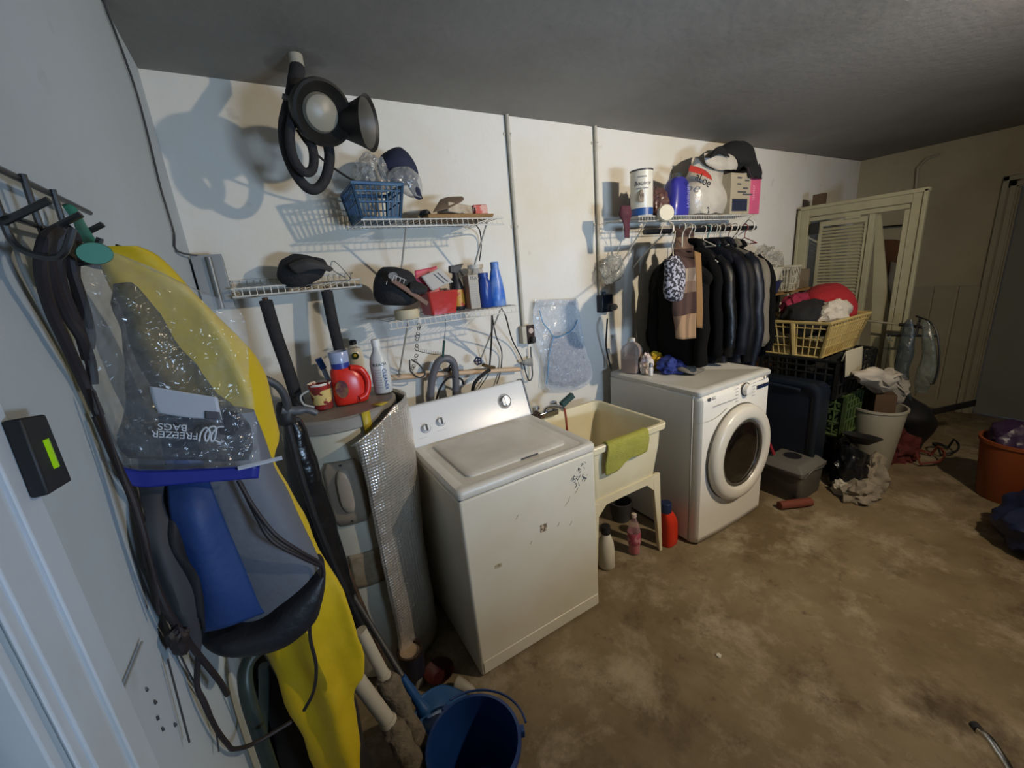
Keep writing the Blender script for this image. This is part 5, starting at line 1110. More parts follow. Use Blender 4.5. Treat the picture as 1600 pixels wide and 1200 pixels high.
# white bin
b = V((4.02, -.99, 0))
wbn = thing('waste_bin', 'tall tapered white bin stuffed with a brown box and white cloth', 'bin', b)
build('bin_body', MB().lathe([(.11, 0), (.115, .01), (.162, .47), (.17, .475), (.17, .492), (.158, .492), (.108, .015)], b, 40), M('white bin plastic', '9a9688', .45), wbn)
tag(build('brown_box', MB().box(b+V((-.02, -.02, .49)), (.17, .12, .24), Matrix.Rotation(.5, 3, 'Z')), M('dark cardboard', '4a3522', .8), bevel=.004), 'dark brown box standing in the white bin under the white cloth', 'box')
wc = bodyp([(1356, 1388, 577, .06), (1345, 1404, 585, .12), (1346, 1414, 596, .15), (1368, 1414, 610, .13), (1384, 1406, 630, .08), (1388, 1400, 642, .03)], -1.0); wob(wc, .05, 8); wob(wc, .025, 21)
tag(build('white_cloth', wc, M('dirty white cloth', 'a59d90', .9, bump=.3, bscale=30)), 'dirty white cloth heaped over the brown box in the white bin', 'cloth')
# hedge trimmer and cords beyond the bin
bl = thing('hedge_trimmer', 'black power tool with a long flat bar pointing right beyond the white bin', 'power tool', (4.6, -1.1, .1))
mb = body([(V((4.30, -.98, .50)), V((4.42, -1.04, .50)), .10), (V((4.32, -1.0, .40)), V((4.54, -1.1, .40)), .14), (V((4.33, -1.0, .30)), V((4.62, -1.15, .30)), .18), (V((4.40, -1.0, .20)), V((4.66, -1.16, .2)), .16), (V((4.5, -1.02, .05)), V((4.66, -1.12, .05)), .12), (V((4.5, -1.02, .0)), V((4.64, -1.12, .0)), .1)]); wob(mb, .02, 8); build('motor_housing', mb, m_blk, bl)
a_, b_ = V((4.55, -1.10, .31)), V((5.02, -1.30, .35)); 
bar = MB().box((a_+b_)/2, ((b_-a_).length, .015, .055), Matrix.Rotation(math.atan2(b_.y-a_.y, b_.x-a_.x), 3, 'Z') @ Matrix.Rotation(-.07, 3, 'Y')); build('flat_bar', bar, m_blk, bl, bevel=.006)
m_oc = M('dull orange cord', '6a3020', .6)
for i, (cx_, cy_, r_, lab) in enumerate(((4.36, -1.22, .13, 'coil of dull orange cord on the floor beyond the white bin'), (4.62, -1.26, .10, 'smaller coil of dark cord on the floor under the black bar'))):
    pts = [V((cx_+r_*math.cos(a*.7)*(1+.12*math.sin(a*2.1)), cy_+r_*.7*math.sin(a*.7), .012+.010*(k % 9)+.02*abs(math.sin(a)))) for k, a in enumerate([j*.5 for j in range(60)])]
    tag(build('extension_cord', MB().tube(pts, .006, 6), (m_oc, m_blk)[i]), lab, 'cord')
tag(build('red_cloth', lump(V((4.30, -1.05, 0)), (.30, .24, .22), 61., .4, 2.3), M('dark red cloth', '4f1714', .9)), 'dark red cloth heap behind the white bin', 'cloth')
tag(build('dark_boxes', MB().ab((4.35, -.80, 0), (4.75, -.50, .38)), M('dark box', '1f1b17', .8), bevel=.006), 'dark box standing behind the white bin', 'box')

# ---------------------------------------------------------------- louvred door frame in the corner
m_lv = M('aged cream paint', 'a09a7c', .6, noise_col='8c866a', nscale=4)
fx = 4.62
fy0, fy1 = -.90, -.03; fz = 2.04
df = thing('louvred_door_frame', 'old cream door frame with a louvred panel leaning in the right corner', 'door frame', (fx, -.47, 0))
fm = MB().ab((fx, fy1-.085, 0), (fx+.05, fy1, fz)).ab((fx, fy0, 0), (fx+.05, fy0+.085, fz)).ab((fx, fy0+.085, fz-.085), (fx+.05, fy1-.085, fz)).ab((fx-.012, fy0-.006, fz-.02), (fx+.05, fy1+.006, fz+.01)).ab((fx-.012, fy0-.006, 0), (fx, fy0+.02, fz)).ab((fx-.012, fy1-.02, 0), (fx, fy1+.006, fz))
build('outer_frame', fm, m_lv, df, bevel=.004)
build('inner_rail', MB().ab((fx+.01, fy0+.085, fz-.125), (fx+.045, fy1-.085, fz-.09)), m_lv, df, bevel=.003)
lm_ = build('louvred_panel', MB().ab((fx+.012, -.225, .05), (fx+.038, -.20, 1.90)).ab((fx+.012, -.56, .05), (fx+.038, -.535, 1.90)).ab((fx+.012, -.535, 1.86), (fx+.038, -.225, 1.90)), m_lv, df)
sl = MB()
for i in range(64): sl.box((fx+.025, -.38, .08+.0278*i), (.026, .31, .005), Matrix.Rotation(-.75, 3, 'Y'))
build('louvre_slats', sl, m_lv, lm_)
build('middle_stile', MB().ab((fx+.0, -.60, .02), (fx+.045, -.562, 1.91)), m_lv, df, bevel=.003)
build('right_stile', MB().ab((fx+.005, fy0+.087, .02), (fx+.045, fy0+.12, 1.91)), m_lv, df, bevel=.003)
build('roller_track', MB().ab((fx-.004, -.50, 1.895), (fx+.012, -.40, 1.915)), m_lv, df)
sl2 = MB().hexa([pxx(1374, 345, fx+.07), pxx(1380, 345, fx+.07), pxx(1380, 345, fx+.085), pxx(1374, 345, fx+.085), pxx(1376, 345, fx+.07), pxx(1384, 352, fx+.07), pxx(1384, 352, fx+.085), pxx(1376, 345, fx+.085)])
q0, q1 = pxx(1374, 335, fx+.07), pxx(1408, 520, fx+.07); q2 = pxx(1384, 520, fx+.07)
sl2 = MB().hexa([V((fx+.06, q2.y+.05, q2.z-.6)), V((fx+.06, q1.y-.05, q1.z-.6)), V((fx+.085, q1.y-.05, q1.z-.6)), V((fx+.085, q2.y+.05, q2.z-.6)), V((fx+.06, q0.y+.02, q0.z)), V((fx+.06, q0.y-.01, q0.z)), V((fx+.085, q0.y-.01, q0.z)), V((fx+.085, q0.y+.02, q0.z))])
build('slanted_board', sl2, m_lv, df)
tag(build('corner_block', MB().ab((fx+.0, -.22, fz+.012), (fx+.05, -.13, fz+.10)), M('brown wood block', '4d3a28', .8)), 'small brown wood block on top of the cream door frame', 'block')
tag(build('corner_bracket', MB().ab((fx-.004, -.205, 1.80), (fx+.008, -.135, 1.90)), m_crk), 'small black square plate in the upper left of the cream door frame', 'plate')
# rack with hanging clothes seen through the frame, on the right wall
hk_ = thing('coat_rack', 'thin rail with hooks on the wall seen through the cream door frame', 'coat rack', (X1-.05, -.45, 1.95))
ya, yb = pxx(1375, 355, X1-.06), pxx(1430, 350, X1-.06)
build('rail', MB().tube([V((X1-.06, ya.y, ya.z)), V((X1-.06, yb.y, yb.z))], .008, 8), m_crk, hk_)
for f in (0, 1): q = V((X1-.06, ya.y, ya.z)).lerp(V((X1-.06, yb.y, yb.z)), f); build('rail_bracket', MB().tube([q, V((X1, q.y, q.z))], .012, 8), m_crk, hk_)
def wcl(nm, lab, secs, mat, X): 
    mb = body([(pxx(a, y, X), pxx(b, y, X), t) for a, b, y, t in secs]); wob(mb, .03, 5); return tag(build(nm, mb, mat), lab, 'clothes')
wcl('brown_coat', 'brown garment hanging on the wall seen through the cream door frame', [(1378, 1400, 376, .03), (1376, 1430, 386, .07), (1382, 1430, 400, .09), (1384, 1426, 425, .07), (1392, 1410, 440, .03)], M('brown garment', '5a3a22', .9), X1-.10)
wcl('black_coat', 'narrow black garment hanging beside the brown one on the wall', [(1424, 1431, 395, .04), (1414, 1428, 420, .07), (1408, 1424, 445, .06), (1408, 1416, 465, .03)], m_bcl, X1-.17)
wcl('grey_shirt', 'grey-white garment hanging below the brown one on the wall', [(1392, 1412, 408, .04), (1388, 1412, 430, .06), (1390, 1410, 460, .05), (1394, 1402, 490, .03)], M('grey white shirt', '7c776c', .9), X1-.15)
# conduit on the right wall
cd_ = thing('wall_pipe', 'painted pipe with a curved top on the right wall above the door frame', 'pipe', (X1-.02, -.62, .1))
q0, q1, q2, q3 = pxx(1428, 330, X1-.015), pxx(1434, 262, X1-.015), pxx(1448, 248, X1-.015), pxx(1468, 241, X1-.015)
build('pipe', MB().tube([V((X1-.015, q0.y, .1)), V((X1-.015, q0.y, q0.z)), q1, q2, q3], .012, 8), m_trimr, cd_)
# pole, hanger bar and plastic bags in front of the frame
pl_ = thing('tension_pole', 'thin pale pole resting horizontally in front of the louvred panel', 'pole', (4.45, -.8, 1.0))
build('pole', MB().tube([pxx(1336, 499, 4.50), pxx(1440, 511, 4.50)], .008, 8), M('pale pole', '8f8a74', .5), pl_)
build('pole_end', MB().tube([pxx(1405, 507, 4.50), pxx(1445, 512, 4.50)], .013, 8), m_crk, pl_)
hb = thing('skirt_hanger', 'black clip hanger bar with clear plastic bags at the right end of the pole', 'hanger', pxx(1425, 525, 4.42))
build('bar', MB().tube([pxx(1386, 524, 4.42), pxx(1466, 525, 4.42)], .009, 8), m_crk, hb)
for x in (1392, 1458): build('clip', MB().tube([pxx(x, 524, 4.42), pxx(x-4, 530, 4.40), pxx(x+3, 532, 4.40)], .007, 6), m_galv, hb)
build('hanger_hook', MB().tube([pxx(1432, 524, 4.42), pxx(1434, 508, 4.43), pxx(1438, 498, 4.45), pxx(1432, 494, 4.5)], .008, 6, 3), m_crk, hb)
m_tb = Mclear('teal grey film', '39464a', .5, .8, .35, .6, 14); m_tb2 = Mclear('pale green film', '6c756c', .4, .75, .3, .8, 14)
def hbag(lab, secs, mat, X):
    mb = body([(pxx(a, y, X), pxx(b, y, X), t) for a, b, y, t in secs]); wob(mb, .02, 9); return tag(build('hanging_bag', mb, mat), lab, 'bag')
hbag('dark teal plastic bag hanging at the left under the black hanger bar', [(1414, 1424, 500, .02), (1406, 1428, 528, .05), (1400, 1424, 560, .08), (1398, 1420, 600, .08), (1404, 1426, 640, .04)], m_tb, 4.38)
hbag('pale green plastic bag hanging at the right under the black hanger bar', [(1440, 1452, 500, .02), (1438, 1462, 528, .05), (1436, 1466, 560, .08), (1432, 1462, 590, .07), (1430, 1448, 612, .03)], m_tb2, 4.38)
build('hose_loop', MB().tube([pxx(1438, 496, 4.4), pxx(1456, 505, 4.38), pxx(1466, 530, 4.36), pxx(1467, 570, 4.36), pxx(1458, 600, 4.36), pxx(1448, 588, 4.36)], .006, 6, 4), m_crk, hb)
# ---------------------------------------------------------------- right foreground
b = V((4.20, -1.80, 0)); q = pz(1548, 690, .42)
b = V((q.x+.19, q.y-.10, 0))
ob_ = thing('orange_bucket', 'orange bucket holding a purple bag at the right edge', 'bucket', b)
build('bucket_body', MB().lathe([(.14, 0), (.145, .01), (.175, .38), (.185, .385), (.185, .405), (.17, .405), (.138, .015)], b, 40), M('orange bucket plastic', '7a3a18', .5), ob_)
tag(build('purple_bag', lump(b+V((0, 0, .30)), (.30, .30, .22), 71., .2, 2.), M('purple bag film', '2c1838', .4, bump=.4, bscale=20)), 'purple plastic bag bulging from the orange bucket', 'bag')
q = pz(1540, 850, .02)
tag(build('blue_bag', lump(V((q.x+.28, q.y-.22, 0)), (.55, .5, .30), 73., .25, 1.8), M('dark blue bag film', '0f1a3c', .45, bump=.5, bscale=14)), 'dark blue bag on the floor in front of the orange bucket', 'bag')
ch = thing('chrome_frame', 'bright bent chrome tube poking in at the lower right corner', 'tube', pz(1560, 1180, .0))
a_ = pz(1530, 1142, .25); b_ = pz(1600, 1225, .27)
build('chrome_tube', MB().tube([V((a_.x-.0, a_.y, a_.z)), a_.lerp(b_, .25)+V((0, 0, .012)), a_.lerp(b_, .6), b_, b_+V((.05, -.12, 0)), b_+V((.06, -.16, -.27))], .011, 12, 3), m_chr, ch)
build('rubber_tip', MB().tube([a_, a_+(a_-b_).normalized()*.02], .013, 12), m_blk, ch)
build('front_leg', MB().tube([a_.lerp(b_, .8), a_.lerp(b_, .8)+V((.0, 0, -.26))], .010, 10), m_chr, ch)
tag(build('paper_scrap', lump(pz(1123, 1025, 0), (.022, .02, .008), 5., .3, 2., sub=2), M('white scrap', 'c8c2b0', .8)), 'tiny white scrap lying alone on the bare floor', 'scrap')
# ---------------------------------------------------------------- floodlight hanging from the ceiling
def lightdir(): return BULB
fl = thing('floodlight', 'black twin-head floodlight hanging by a foam-wrapped cord from the ceiling', 'lamp', (.49, -.22, H))
m_bm = M('black metal', '141312', .5, noise_col='262420', nscale=9)
c0 = py(462, 96, -.25); c0.z = H; c0 = pz(463, 96, H-.02)
m_cer = M('dirty white ceramic', '9b9484', .6)
build('ceiling_socket', MB().lathe([(.024, H-c0.z), (.024, H-c0.z-.03), (.020, -.035)], c0, 18), m_cer, fl)
build('neck_sleeve', MB().tube([c0+V((0, 0, -.02)), py(462, 125, -.30), py(458, 150, -.33), py(450, 185, -.35)], .026, 14, 4), m_foam, fl)
hc = py(503, 177, -.40); hn = (CAM-hc).normalized()*.85+V((.35, -.1, -.05)); hn.normalize(); RH = frame(hn)
h1 = build('lamp_head', MB().lathe([(.03, -.11), (.065, -.09), (.094, -.045), (.103, 0), (.101, .018), (.092, .022), (.082, .006), (.060, -.012)], hc, 40, RH, cap1=False), m_bm, fl)
build('lamp_face', MB().lathe([(.061, -.010), (.054, .004), (.03, .013), (.002, .016)], hc, 36, RH, cap0=False), M('frosted lamp face', '8b8778', .4, noise_col='5a554a', nscale=9), h1)
h2c = py(556, 193, -.36); h2n = V((.80, -.58, -.12)).normalized(); R2 = frame(h2n)
h2 = build('bell_shade', MB().lathe([(.035, -.14), (.045, -.12), (.05, -.05), (.072, .01), (.088, .045), (.093, .052), (.083, .046), (.066, .012), (.04, -.03), (.002, -.035)], h2c, 40, R2, cap0=True, cap1=False), m_bm, fl)
build('bell_lining', MB().lathe([(.091, .049), (.080, .042), (.063, .012), (.052, -.012)], h2c, 40, R2, cap0=False, cap1=False), M('dull grey lining', '5a564d', .5), h2)
build('bell_bulb', MB().lathe([(.04, -.03), (.048, -.012), (.04, .0), (.02, .008), (.002, .01)], h2c, 28, R2, cap0=False), M('amber lamp glass', '4a4238', .2), h2)
build('swivel_arm', MB().tube([py(455, 165, -.34), py(478, 160, -.35), py(500, 170, -.34), py(530, 185, -.33), py(545, 188, -.33)], .018, 10, 3), m_bm, fl)
build('clamp_screw', MB().tube([py(441, 150, -.36), py(462, 160, -.36)], .010, 8), m_galv, fl)
build('hose_loop', MB().tube([py(452, 160, -.34), py(444, 195, -.34), py(446, 230, -.33), py(460, 268, -.31), py(480, 293, -.29), py(497, 294, -.28), py(510, 275, -.28), py(515, 245, -.29), py(511, 218, -.31)], .019, 12, 6), m_foam, fl)
build('hose_loop', MB().tube([py(460, 170, -.38), py(453, 210, -.38), py(458, 245, -.37), py(474, 268, -.36), py(488, 265, -.35), py(490, 240, -.35), py(482, 215, -.36), py(470, 195, -.37)], .016, 12, 6), m_foam, fl)
tag(build('lamp_cord', MB().tube([py(464, 203, -.36), py(480, 226, -.33), py(505, 250, -.30), py(535, 272, -.27), py(562, 287, -.24)], .0045, 6, 5), m_blk), 'black cord running from the floodlight down to the blue basket', 'cord')
st_ = MB().lathe([(.10, 0), (.098, -.001)], (c0.x, c0.y, H-.0005), 30, sx=1.3)
# ---------------------------------------------------------------- left wall: rail, cable, hanging things
hr = thing('hook_rail', 'chrome wire hook rail on the left wall', 'hook rail', (.02, -1.36, 1.8))
zr = 1.833
rm_ = M('dark chrome wire', '58595a', .3, .9)
build('top_bar', MB().tube([V((.018, -1.75, zr)), V((.018, -1.245, zr))], .0035, 8), rm_, hr)
build('lower_bar', MB().tube([V((.018, -1.75, zr-.045)), V((.018, -1.30, zr-.045))], .003, 8), rm_, hr)
for i, y in enumerate((-1.53, -1.452, -1.38)):
    build('hook', MB().tube([V((.022, y, zr+.004)), V((.021, y, zr-.045)), V((.024, y, zr-.075)), V((.050, y-.006, zr-.085)), V((.066, y-.006, zr-.060))], .0032, 8, 4), rm_, hr)
    build('coat_peg', MB().tube([V((.022, y-.005, zr-.054)), V((.058, y-.01, zr-.036))], .0034, 8), rm_, hr)
cbp = [on(160, -6, 0, .006), on(168, 20, 0, .006), on(178, 45, 0, .006), on(200, 105, 0, .006), on(215, 150, 0, .006), on(232, 215, 0, .006), on(250, 290, 0, .006), on(262, 330, 0, .006), on(272, 365, 0, .006), on(276, 392, 0, .006)]
tag(build('wall_cable', MB().tube(cbp+[V((.03, -.09, 1.865))], .0035, 6, 3), m_dk), 'thin dark cable running down the left wall corner to the electrical box', 'cable')
# spirit level on the door trim
lv = thing('spirit_level', 'short black spirit level with a bright green vial on the left door trim', 'level', (.03, -1.585, 1.53))
l0, l1 = on(32, 655, 0, .03), on(75, 768, 0, .03)
Lc = (l0+l1)/2; dz_ = (l1-l0)
ang = math.atan2(dz_.y, -dz_.z)
RL = Matrix.Rotation(-ang*0, 3, 'X')
lp_ = [on(x, y, 0, .012) for x, y in ((57, 778), (95, 755), (52, 650), (10, 657))]
lb_ = MB().hexa([V((.0085, p.y, p.z)) for p in lp_]+[V((.020, p.y, p.z)) for p in lp_]); build('level_body', lb_, m_blk, lv, bevel=.002)
build('vial', MB().tube([on(60, 688, 0, .016), on(78, 732, 0, .016)], .0062, 12), M('bright green vial', 'a8e01a', .15), lv)
# dark cord bundle on the hooks
m_cord = M('dark brown cord', '221a1c', .6)
def P2(x, y, Y, mn=.012): return clampx(py(x, y, Y), mn)
cdn = thing('cord_bundle', 'bundle of dark brown cord looped over the hook rail and hanging down the left wall', 'cord', V((.05, -1.48, 1.75)))
loops = [[(88, 360, -1.50), (70, 375, -1.52), (64, 420, -1.52), (78, 480, -1.50), (105, 540, -1.48), (128, 590, -1.46), (150, 650, -1.45)],
         [(92, 358, -1.49), (78, 380, -1.50), (82, 430, -1.49), (104, 490, -1.47), (128, 530, -1.46), (136, 560, -1.45), (120, 500, -1.46)],
         [(98, 358, -1.47), (108, 380, -1.46), (112, 420, -1.46), (128, 470, -1.45), (140, 520, -1.44), (138, 545, -1.44)],
         [(100, 357, -1.48), (92, 400, -1.48), (98, 450, -1.47), (118, 500, -1.46), (140, 560, -1.45), (146, 600, -1.45)],
         [(104, 357, -1.46), (118, 375, -1.45), (116, 430, -1.45), (128, 490, -1.44), (134, 530, -1.44)]]
for L_ in loops: build('cord_loop', MB().tube([P2(*p) for p in L_], .0052, 8, 6), m_cord, cdn)
build('hanging_cord', MB().tube([P2(150, 650, -1.46), P2(185, 730, -1.47), P2(205, 775, -1.48), P2(225, 840, -1.49), P2(235, 890, -1.49), P2(262, 955, -1.49), P2(300, 1010, -1.47), P2(340, 1060, -1.44), P2(355, 1085, -1.42)], .0042, 8, 5), m_cord, cdn)
build('hanging_cord', MB().tube([P2(146, 610, -1.47), P2(190, 740, -1.48), P2(212, 800, -1.49), P2(240, 900, -1.50), P2(248, 960, -1.50)], .0020, 6, 5), m_cord, cdn)
build('hanging_cord', MB().tube([P2(310, 1025, -1.46), P2(306, 1070, -1.46), P2(296, 1110, -1.46), P2(298, 1160, -1.45), P2(318, 1182, -1.43), P2(345, 1182, -1.41), P2(400, 1160, -1.38), P2(455, 1128, -1.36)], .0036, 8, 5), m_cord, cdn)
plg = lump(P2(262, 1020, -1.49, .02), (.022, .022, .03), 3., .4, 2., flat=False, sub=3); build('plug', plg, m_cord, cdn)
build('plug_body', MB().tube([P2(266, 985, -1.49, .02), P2(262, 1010, -1.49, .02), P2(264, 1028, -1.49, .02)], .006, 8, 3), m_cord, cdn)
for pth in ([(262, 1030), (275, 1080), (288, 1130), (296, 1160)], [(275, 1010), (300, 1060), (320, 1090), (335, 1130), (342, 1175)]):
    tag(build('wall_string', MB().tube([on(x, y, 0, .008) for x, y in pth], .0012, 5, 4), m_dk), ('left', 'right')[pth[0][0] > 270]+' one of two thin dark strings on the left wall below the plug', 'string')
# teal strap clip
tl = thing('teal_clip', 'teal green strap with a round end clipped over the hook rail', 'clip', P2(140, 370, -1.44))
m_teal = M('teal rubber', '39806a', .45)
build('strap', patch([[P2(98, 322, -1.36), P2(108, 320, -1.36), P2(118, 326, -1.36)], [P2(112, 345, -1.38, .03), P2(124, 345, -1.38, .03), P2(132, 352, -1.38, .03)], [P2(122, 365, -1.42, .04), P2(134, 362, -1.42, .04), P2(142, 368, -1.42, .04)], [P2(134, 384, -1.44, .045), P2(144, 380, -1.44, .045), P2(152, 382, -1.44, .045)]]), m_teal, tl, solid=.004)
build('round_end', MB().lathe([(.0125, 0), (.0135, .003), (.0125, .006)], P2(148, 396, -1.48), 22, frame(CAM-P2(148, 396, -1.48)), sx=1.1, sy=.85), m_teal, tl)
# zip bag
bgY = -1.45
zb_ = thing('freezer_bag', 'clear zip freezer bag with a blue zip hanging upside down from the hook rail', 'bag', P2(140, 395, bgY))
m_zip = Mclear('clear freezer film', 'd6dadc', .07, .42, .10, .8, 26)
R4 = [(128, 385), (150, 388)]
fr_ = [[(122, 388), (140, 386), (158, 388), (170, 392)], [(126, 430), (170, 425), (240, 424), (290, 445)], [(130, 480), (190, 478), (290, 476), (378, 490)], [(138, 560), (200, 556), (300, 556), (388, 570)], [(146, 640), (210, 640), (300, 640), (398, 640)], [(146, 700), (220, 705), (310, 700), (404, 695)], [(142, 735), (220, 735), (310, 733), (406, 726)]]
def bagsheet(dY): return patch([[P2(x, y, bgY+dY*(1 if 0 < j < 3 else .15)*(min(1, i/2))+.006*math.sin(i*1.3+j)) for j, (x, y) in enumerate(r)] for i, r in enumerate(fr_)], 5)
f_ = bagsheet(-.022); wob(f_, .0025, 60); build('front_film', f_, m_zip, zb_)
f_ = bagsheet(.02); wob(f_, .0025, 55); build('back_film', f_, m_zip, zb_)
m_zb = M('blue zip plastic', '262f86', .35)
zr_ = [[(143, 737), (220, 736), (310, 734), (406, 728)], [(140, 762), (220, 761), (300, 755), (404, 747)]]
build('zip_strip', patch([[P2(x, y, bgY) for x, y in r] for r in zr_]), m_zb, zb_, solid=.0016)
build('zip_ridge', MB().tube([P2(143, 736, bgY-.002), P2(220, 735, bgY-.002), P2(310, 733, bgY-.002), P2(406, 727, bgY-.002)], .0012, 6, 3), M('dark blue ridge', '1c2566', .35), zb_)
build('zip_slider', MB().tube([P2(372, 732, bgY-.004), P2(405, 724, bgY-.004), P2(441, 715, bgY-.004)], .0032, 6), M('white slider', 'b9bcc4', .4), zb_)
m_lbl = M('white write-on label', 'a9adb4', .5)
wl2 = patch([[P2(233, 603, bgY-.0265), P2(285, 612, bgY-.027), P2(340, 621, bgY-.0265)], [P2(238, 625, bgY-.0265), P2(290, 632, bgY-.027), P2(344, 640, bgY-.0265)], [P2(247, 645, bgY-.0265), P2(290, 652, bgY-.027), P2(347, 656, bgY-.0265)]])
wlo = build('write_on_label', wl2, m_lbl, zb_, solid=.0005)
build('label_corner', patch([[P2(320, 642, bgY-.028), P2(343, 644, bgY-.028)], [P2(320, 654, bgY-.028), P2(346, 656, bgY-.028)]]), m_ink, wlo, solid=.0003)
rr_v = (P2(290, 680, bgY-.028)-P2(255, 678, bgY-.028)).normalized(); up_v = (P2(270, 660, bgY-.028)-P2(268, 700, bgY-.028)).normalized()
TRz = RM(-rr_v, -up_v)       # printed upside down
m_wpr = M('white print', 'c2c6cc', .5)
text('FREEZER', .0118, P2(274, 679, bgY-.029), TRz, m_wpr, zb_, 'bag_lettering')
text('BAGS', .0118, P2(270, 667, bgY-.029), TRz, m_wpr, zb_, 'bag_lettering')
build('script_logo', MB().tube([P2(x, y, bgY-.029) for x, y in ((311, 690), (314, 676), (322, 668), (328, 676), (323, 690), (320, 680), (328, 668), (337, 668), (336, 684), (331, 690), (330, 680), (340, 668), (350, 667))], .0011, 6, 4).tube([P2(x, y, bgY-.029) for x, y in ((336, 688), (344, 692), (350, 689))], .0011, 5), m_wpr, zb_)
fc = bodyp([(180, 205, 445, .008), (182, 250, 490, .014), (195, 285, 545, .018), (200, 330, 600, .02), (190, 385, 655, .02), (185, 396, 690, .016), (200, 390, 718, .008)], bgY); wob(fc, .006, 34)
tag(build('dark_contents', fc, Mclear('dark crumpled film', '34373f', .50, .85, .2, 1., 34)), 'crumpled dark film folded inside the clear freezer bag', 'wrap')
# yellow raincoat
m_yel = M('yellow raincoat fabric', 'c9ab12', .5, noise_col='b5960e', nscale=5, bump=.25, bscale=25)
yY = -1.30
ys = [(163, 210, 382, .02, -1.40), (162, 245, 400, .04, -1.38), (175, 290, 440, .05, -1.36), (195, 340, 490, .06, -1.34), (220, 395, 560, .07, -1.32), (250, 420, 620, .07, -1.31), (270, 440, 680, .08, -1.30), (290, 432, 720, .07, -1.30), (310, 468, 790, .07, -1.29), (330, 500, 860, .07, -1.28), (350, 536, 920, .07, -1.27), (400, 560, 990, .07, -1.25), (430, 572, 1045, .06, -1.24), (440, 556, 1080, .06, -1.24), (470, 562, 1150, .05, -1.24), (500, 565, 1215, .05, -1.24), (515, 560, 1290, .04, -1.24)]
yb_ = bodyp(ys, yY, n=56, e=2.2)
for i in range(len(yb_.v)):     # vertical folds
    v = yb_.v[i]; yb_.v[i] = v + V((0, 1, 0))*(.009*math.sin((v.x-.02*v.z)*70+v.z*2)+.003*math.sin(v.x*120+v.z*7))
wob(yb_, .010, 11)
rc = thing('raincoat', 'bright yellow raincoat hanging from the hook rail behind the blue bag', 'raincoat', P2(190, 385, -1.35))
build('coat_body', yb_, m_yel, rc)
# insulated blue and grey bag
bp = thing('drawstring_backpack', 'blue and grey backpack with a black base hanging on the left wall', 'backpack', P2(350, 1000, -1.36))
bp_b = -1.37
gs = bodyp([(262, 398, 640, .03), (268, 415, 690, .06), (275, 430, 735, .08), (280, 450, 770, .09), (295, 478, 830, .10), (320, 500, 880, .10), (350, 492, 925, .09), (375, 450, 970, .07)], bp_b, n=32, e=3.2); wob(gs, .003, 14)
build('bag_body', gs, M('grey nylon', '5b5f68', .6, bump=.15, bscale=50), bp)
m_bln = M('blue nylon', '17386e', .6, bump=.15, bscale=50)
bs2 = patch([[P2(250, 650, -1.40), P2(275, 648, -1.405), P2(296, 645, -1.40)], [P2(262, 745, -1.425), P2(290, 742, -1.43), P2(322, 740, -1.425)], [P2(268, 800, -1.455), P2(305, 800, -1.465), P2(340, 795, -1.445)], [P2(285, 880, -1.455), P2(325, 880, -1.465), P2(375, 875, -1.445)], [P2(300, 930, -1.45), P2(345, 935, -1.46), P2(400, 935, -1.44)], [P2(320, 985, -1.44), P2(360, 975, -1.45), P2(412, 955, -1.43)]])
build('blue_panel', bs2, m_bln, bp, solid=.008)
m_bse = M('black nylon base', '17191f', .5, bump=.3, bscale=40)
bs3 = bodyp([(492, 507, 884, .08), (462, 507, 905, .10), (432, 501, 930, .11), (400, 494, 952, .115), (322, 470, 976, .115), (316, 430, 994, .10), (345, 398, 1008, .06)], -1.385, n=30, e=2.6); wob(bs3, .004, 18); build('black_base', bs3, m_bse, bp)
for pts in ([(372, 750, -1.43), (395, 790, -1.44), (430, 835, -1.45), (470, 862, -1.44), (500, 880, -1.42), (505, 900, -1.42), (490, 940, -1.42), (484, 990, -1.41), (494, 1040, -1.40), (490, 1080, -1.39), (475, 1110, -1.38)], [(376, 755, -1.43), (400, 805, -1.44), (425, 845, -1.45), (470, 870, -1.44), (500, 884, -1.42)]):
    build('drawstring', MB().tube([P2(*p) for p in pts], .0030, 8, 5), m_cord, bp)
stp = patch([[P2(214, 715, -1.42), P2(230, 715, -1.42), P2(256, 712, -1.42)], [P2(222, 768, -1.43), P2(238, 768, -1.435), P2(262, 766, -1.43)], [P2(232, 840, -1.475), P2(250, 850, -1.48), P2(275, 850, -1.47)], [P2(242, 900, -1.475), P2(268, 905, -1.485), P2(300, 920, -1.47)], [P2(255, 950, -1.47), P2(285, 960, -1.48), P2(312, 985, -1.46)], [P2(285, 1000, -1.46), P2(298, 1015, -1.465), P2(312, 1025, -1.46)]]); wob(stp, .004, 30)
build('shoulder_strap', stp, M('charcoal strap', '34353a', .7), bp, solid=.005)
bnd = patch([[P2(250, 715, -1.415), P2(270, 715, -1.415), P2(284, 718, -1.41)], [P2(255, 768, -1.43), P2(278, 768, -1.435), P2(292, 772, -1.43)], [P2(262, 850, -1.47), P2(272, 850, -1.475), P2(285, 855, -1.465)], [P2(285, 900, -1.47), P2(305, 900, -1.475), P2(312, 920, -1.465)], [P2(300, 960, -1.46), P2(312, 965, -1.465), P2(318, 985, -1.455)]]); build('shoulder_strap', bnd, M('black strap', '17181c', .7), bp, solid=.005)
